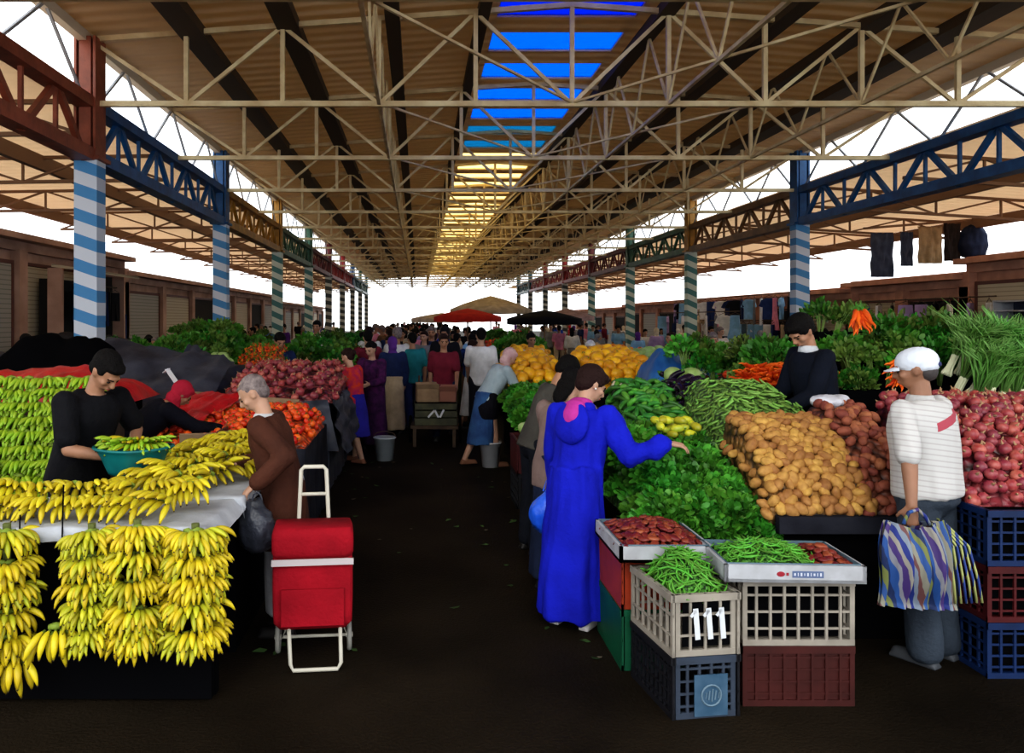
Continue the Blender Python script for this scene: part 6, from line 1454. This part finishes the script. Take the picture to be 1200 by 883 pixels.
def garments(side, x, y0, y1, zs, n, where, sc=(1.5, 1, 1.15), cols=None):
    for j, z in enumerate(zs):
        ra = MB().tube([(x, y0, z + .15), (x, y1, z + .15)], .02, 6).obj('clothes_rail', M_steel_dk); tag(ra, f'{["upper","middle","lower"][j]} metal clothes rail {where}', 'rail')
        for i in range(n):
            cn = rg.choice(cols or gcols); k = rg.randrange(3); g = dup(GP[k], loc=(x, y0 + (y1-y0)*(i+.5)/n + rg.uniform(-.1,.1), z), rot=(0, 0, R(90 + rg.uniform(-50, 50))), _kids=list(GP[k].children), label=f'{cn} {["top","trousers","dress"][k]} hanging on the {["upper","middle","lower"][j]} rail {where}', group=f'{cn} garments {where}')
            g.scale = sc; g.material_slots[0].link = 'OBJECT'; g.material_slots[0].material = CM[cn]
garments('R', 13.3, 27.5, 42, (2.75, 1.75), 24, 'along the right shops past the nearest column')
garments('R', 11.9, 30, 40, (2.1,), 10, 'in front of the right shops')
garments('L', -8.7, 20.4, 23.4, (2.7,), 9, 'at the left kiosk', (1, 1, .9), ['black', 'navy', 'grey', 'brown', 'dark blue'])
garments('R', 13.9, 19.5, 26, (2.35,), 10, 'below the hanging sheets at right')
# white shelf unit with goods at the right edge
t = thing('shelf_unit', 'white shelf unit with dark goods against the right shops', 'shelf', (13.4, 18.0, 1.25))
b = MB()
for k in range(6): b.box((0, 0, .22*k), (.5, 1.1, .03))
b.obj('shelf_boards', M_cloth, t); MB().box((0, -.55, .55), (.5, .03, 1.15)).box((0, .55, .55), (.5, .03, 1.15)).obj('side_board', M_cloth, t); MB().box((.22, 0, .55), (.02, 1.1, 1.1)).obj('back_board', M_hb, t)
tb = table('market_stall', 'dark table under the white shelf unit', 13.0, 13.8, 17.4, 18.6, 1.22, M_blk)
# kiosk at left: near-black box painted as the opening's shade, goods under a pale awning edge
t = thing('kiosk', 'dark kiosk with goods hanging under a pale awning board at the left shops', 'kiosk', (-9.0, 22.0, 0))
MB().box((-.2, 0, 1.5), (.3, 4.0, 2.9)).obj('booth_shade', M_shadow, t); MB().box((.35, 0, 3.22), (.8, 4.0, .07), Euler((0, R(8), 0)).to_matrix()).obj('awning_board', M_shut, t)
MB().box((.1, -2.1, 1.6), (.35, .12, 3.2)).obj('post', M_pink, t); MB().box((.1, 2.1, 1.6), (.35, .12, 3.2)).obj('post', M_pink, t)
for i in range(14):
    y = 18.2 + .32*i; z = 1.4 + .25*(i % 3); pr_ = [pars[0], lett[0], cabb[0]][i % 3]
mound_tarp('dark covered goods in front of the left kiosk', (-7.2, 18.5, 1.0), (2.4, 2.2, .8), 15.0, M_dk); table('market_stall', 'dark table carrying covered goods before the left kiosk', -8.2, -6.2, 17.6, 19.4, 1.0, M_blk)
o = MB().box((0,0,0), (.04, .9, 1.2)).obj('blue_poster', cloth('dark_blue_poster', (.02, .04, .16))); o.location = (-9.27, 25.3, 1.5); tag(o, 'dark blue cloth hung on the shop wall beyond the first column', 'poster')
# low brick ledge boxes along the upper right wall
for i, (y, h) in enumerate(((24.5, .26), (26.0, .2))):
    pass
# litter on the aisle floor
rl = random.Random(8); M_lit = mat('pale_litter', (.12, .10, .07), .9); M_litg = mat('green_leaf_litter', (.04, .09, .02), .8)
LP_ = []
for s_ in range(3):
    b = MB(); a0 = s_*1.7; vs = [(.035*math.cos(a0 + a*1.05)*(1 + .4*math.sin(a*2.1 + s_)), .025*math.sin(a0 + a*1.05), .004*math.sin(a*2)) for a in range(6)]; b.add(vs, [tuple(range(6))]); o = link('leaf_scrap', b.mesh('leaf_scrap', [M_litg if s_ else M_lit])); o['label'] = 'x'; o['category'] = 'litter'; o.location = (0,0,-50); PROTO.append(o); LP_.append(o)
for i in range(60):
    sd = rl.random(); x = rl.uniform(-.8, 1.0) if sd < .3 else rl.uniform(.55, 1.05) if sd < .7 else rl.uniform(-.95, -.5)
    dup(LP_[i % 3], loc=(x, rl.uniform(4.6, 11), .008), rot=(rl.uniform(-.2,.2), rl.uniform(-.2,.2), rl.uniform(0, 6)), scale=rl.uniform(.5, 1.2), label='small scrap of leaf or paper on the aisle floor', group='scraps on the aisle floor')
# drop the source copies every repeat was made from
for o in PROTO:
    for c in list(o.children): bpy.data.objects.remove(c)
    bpy.data.objects.remove(o)
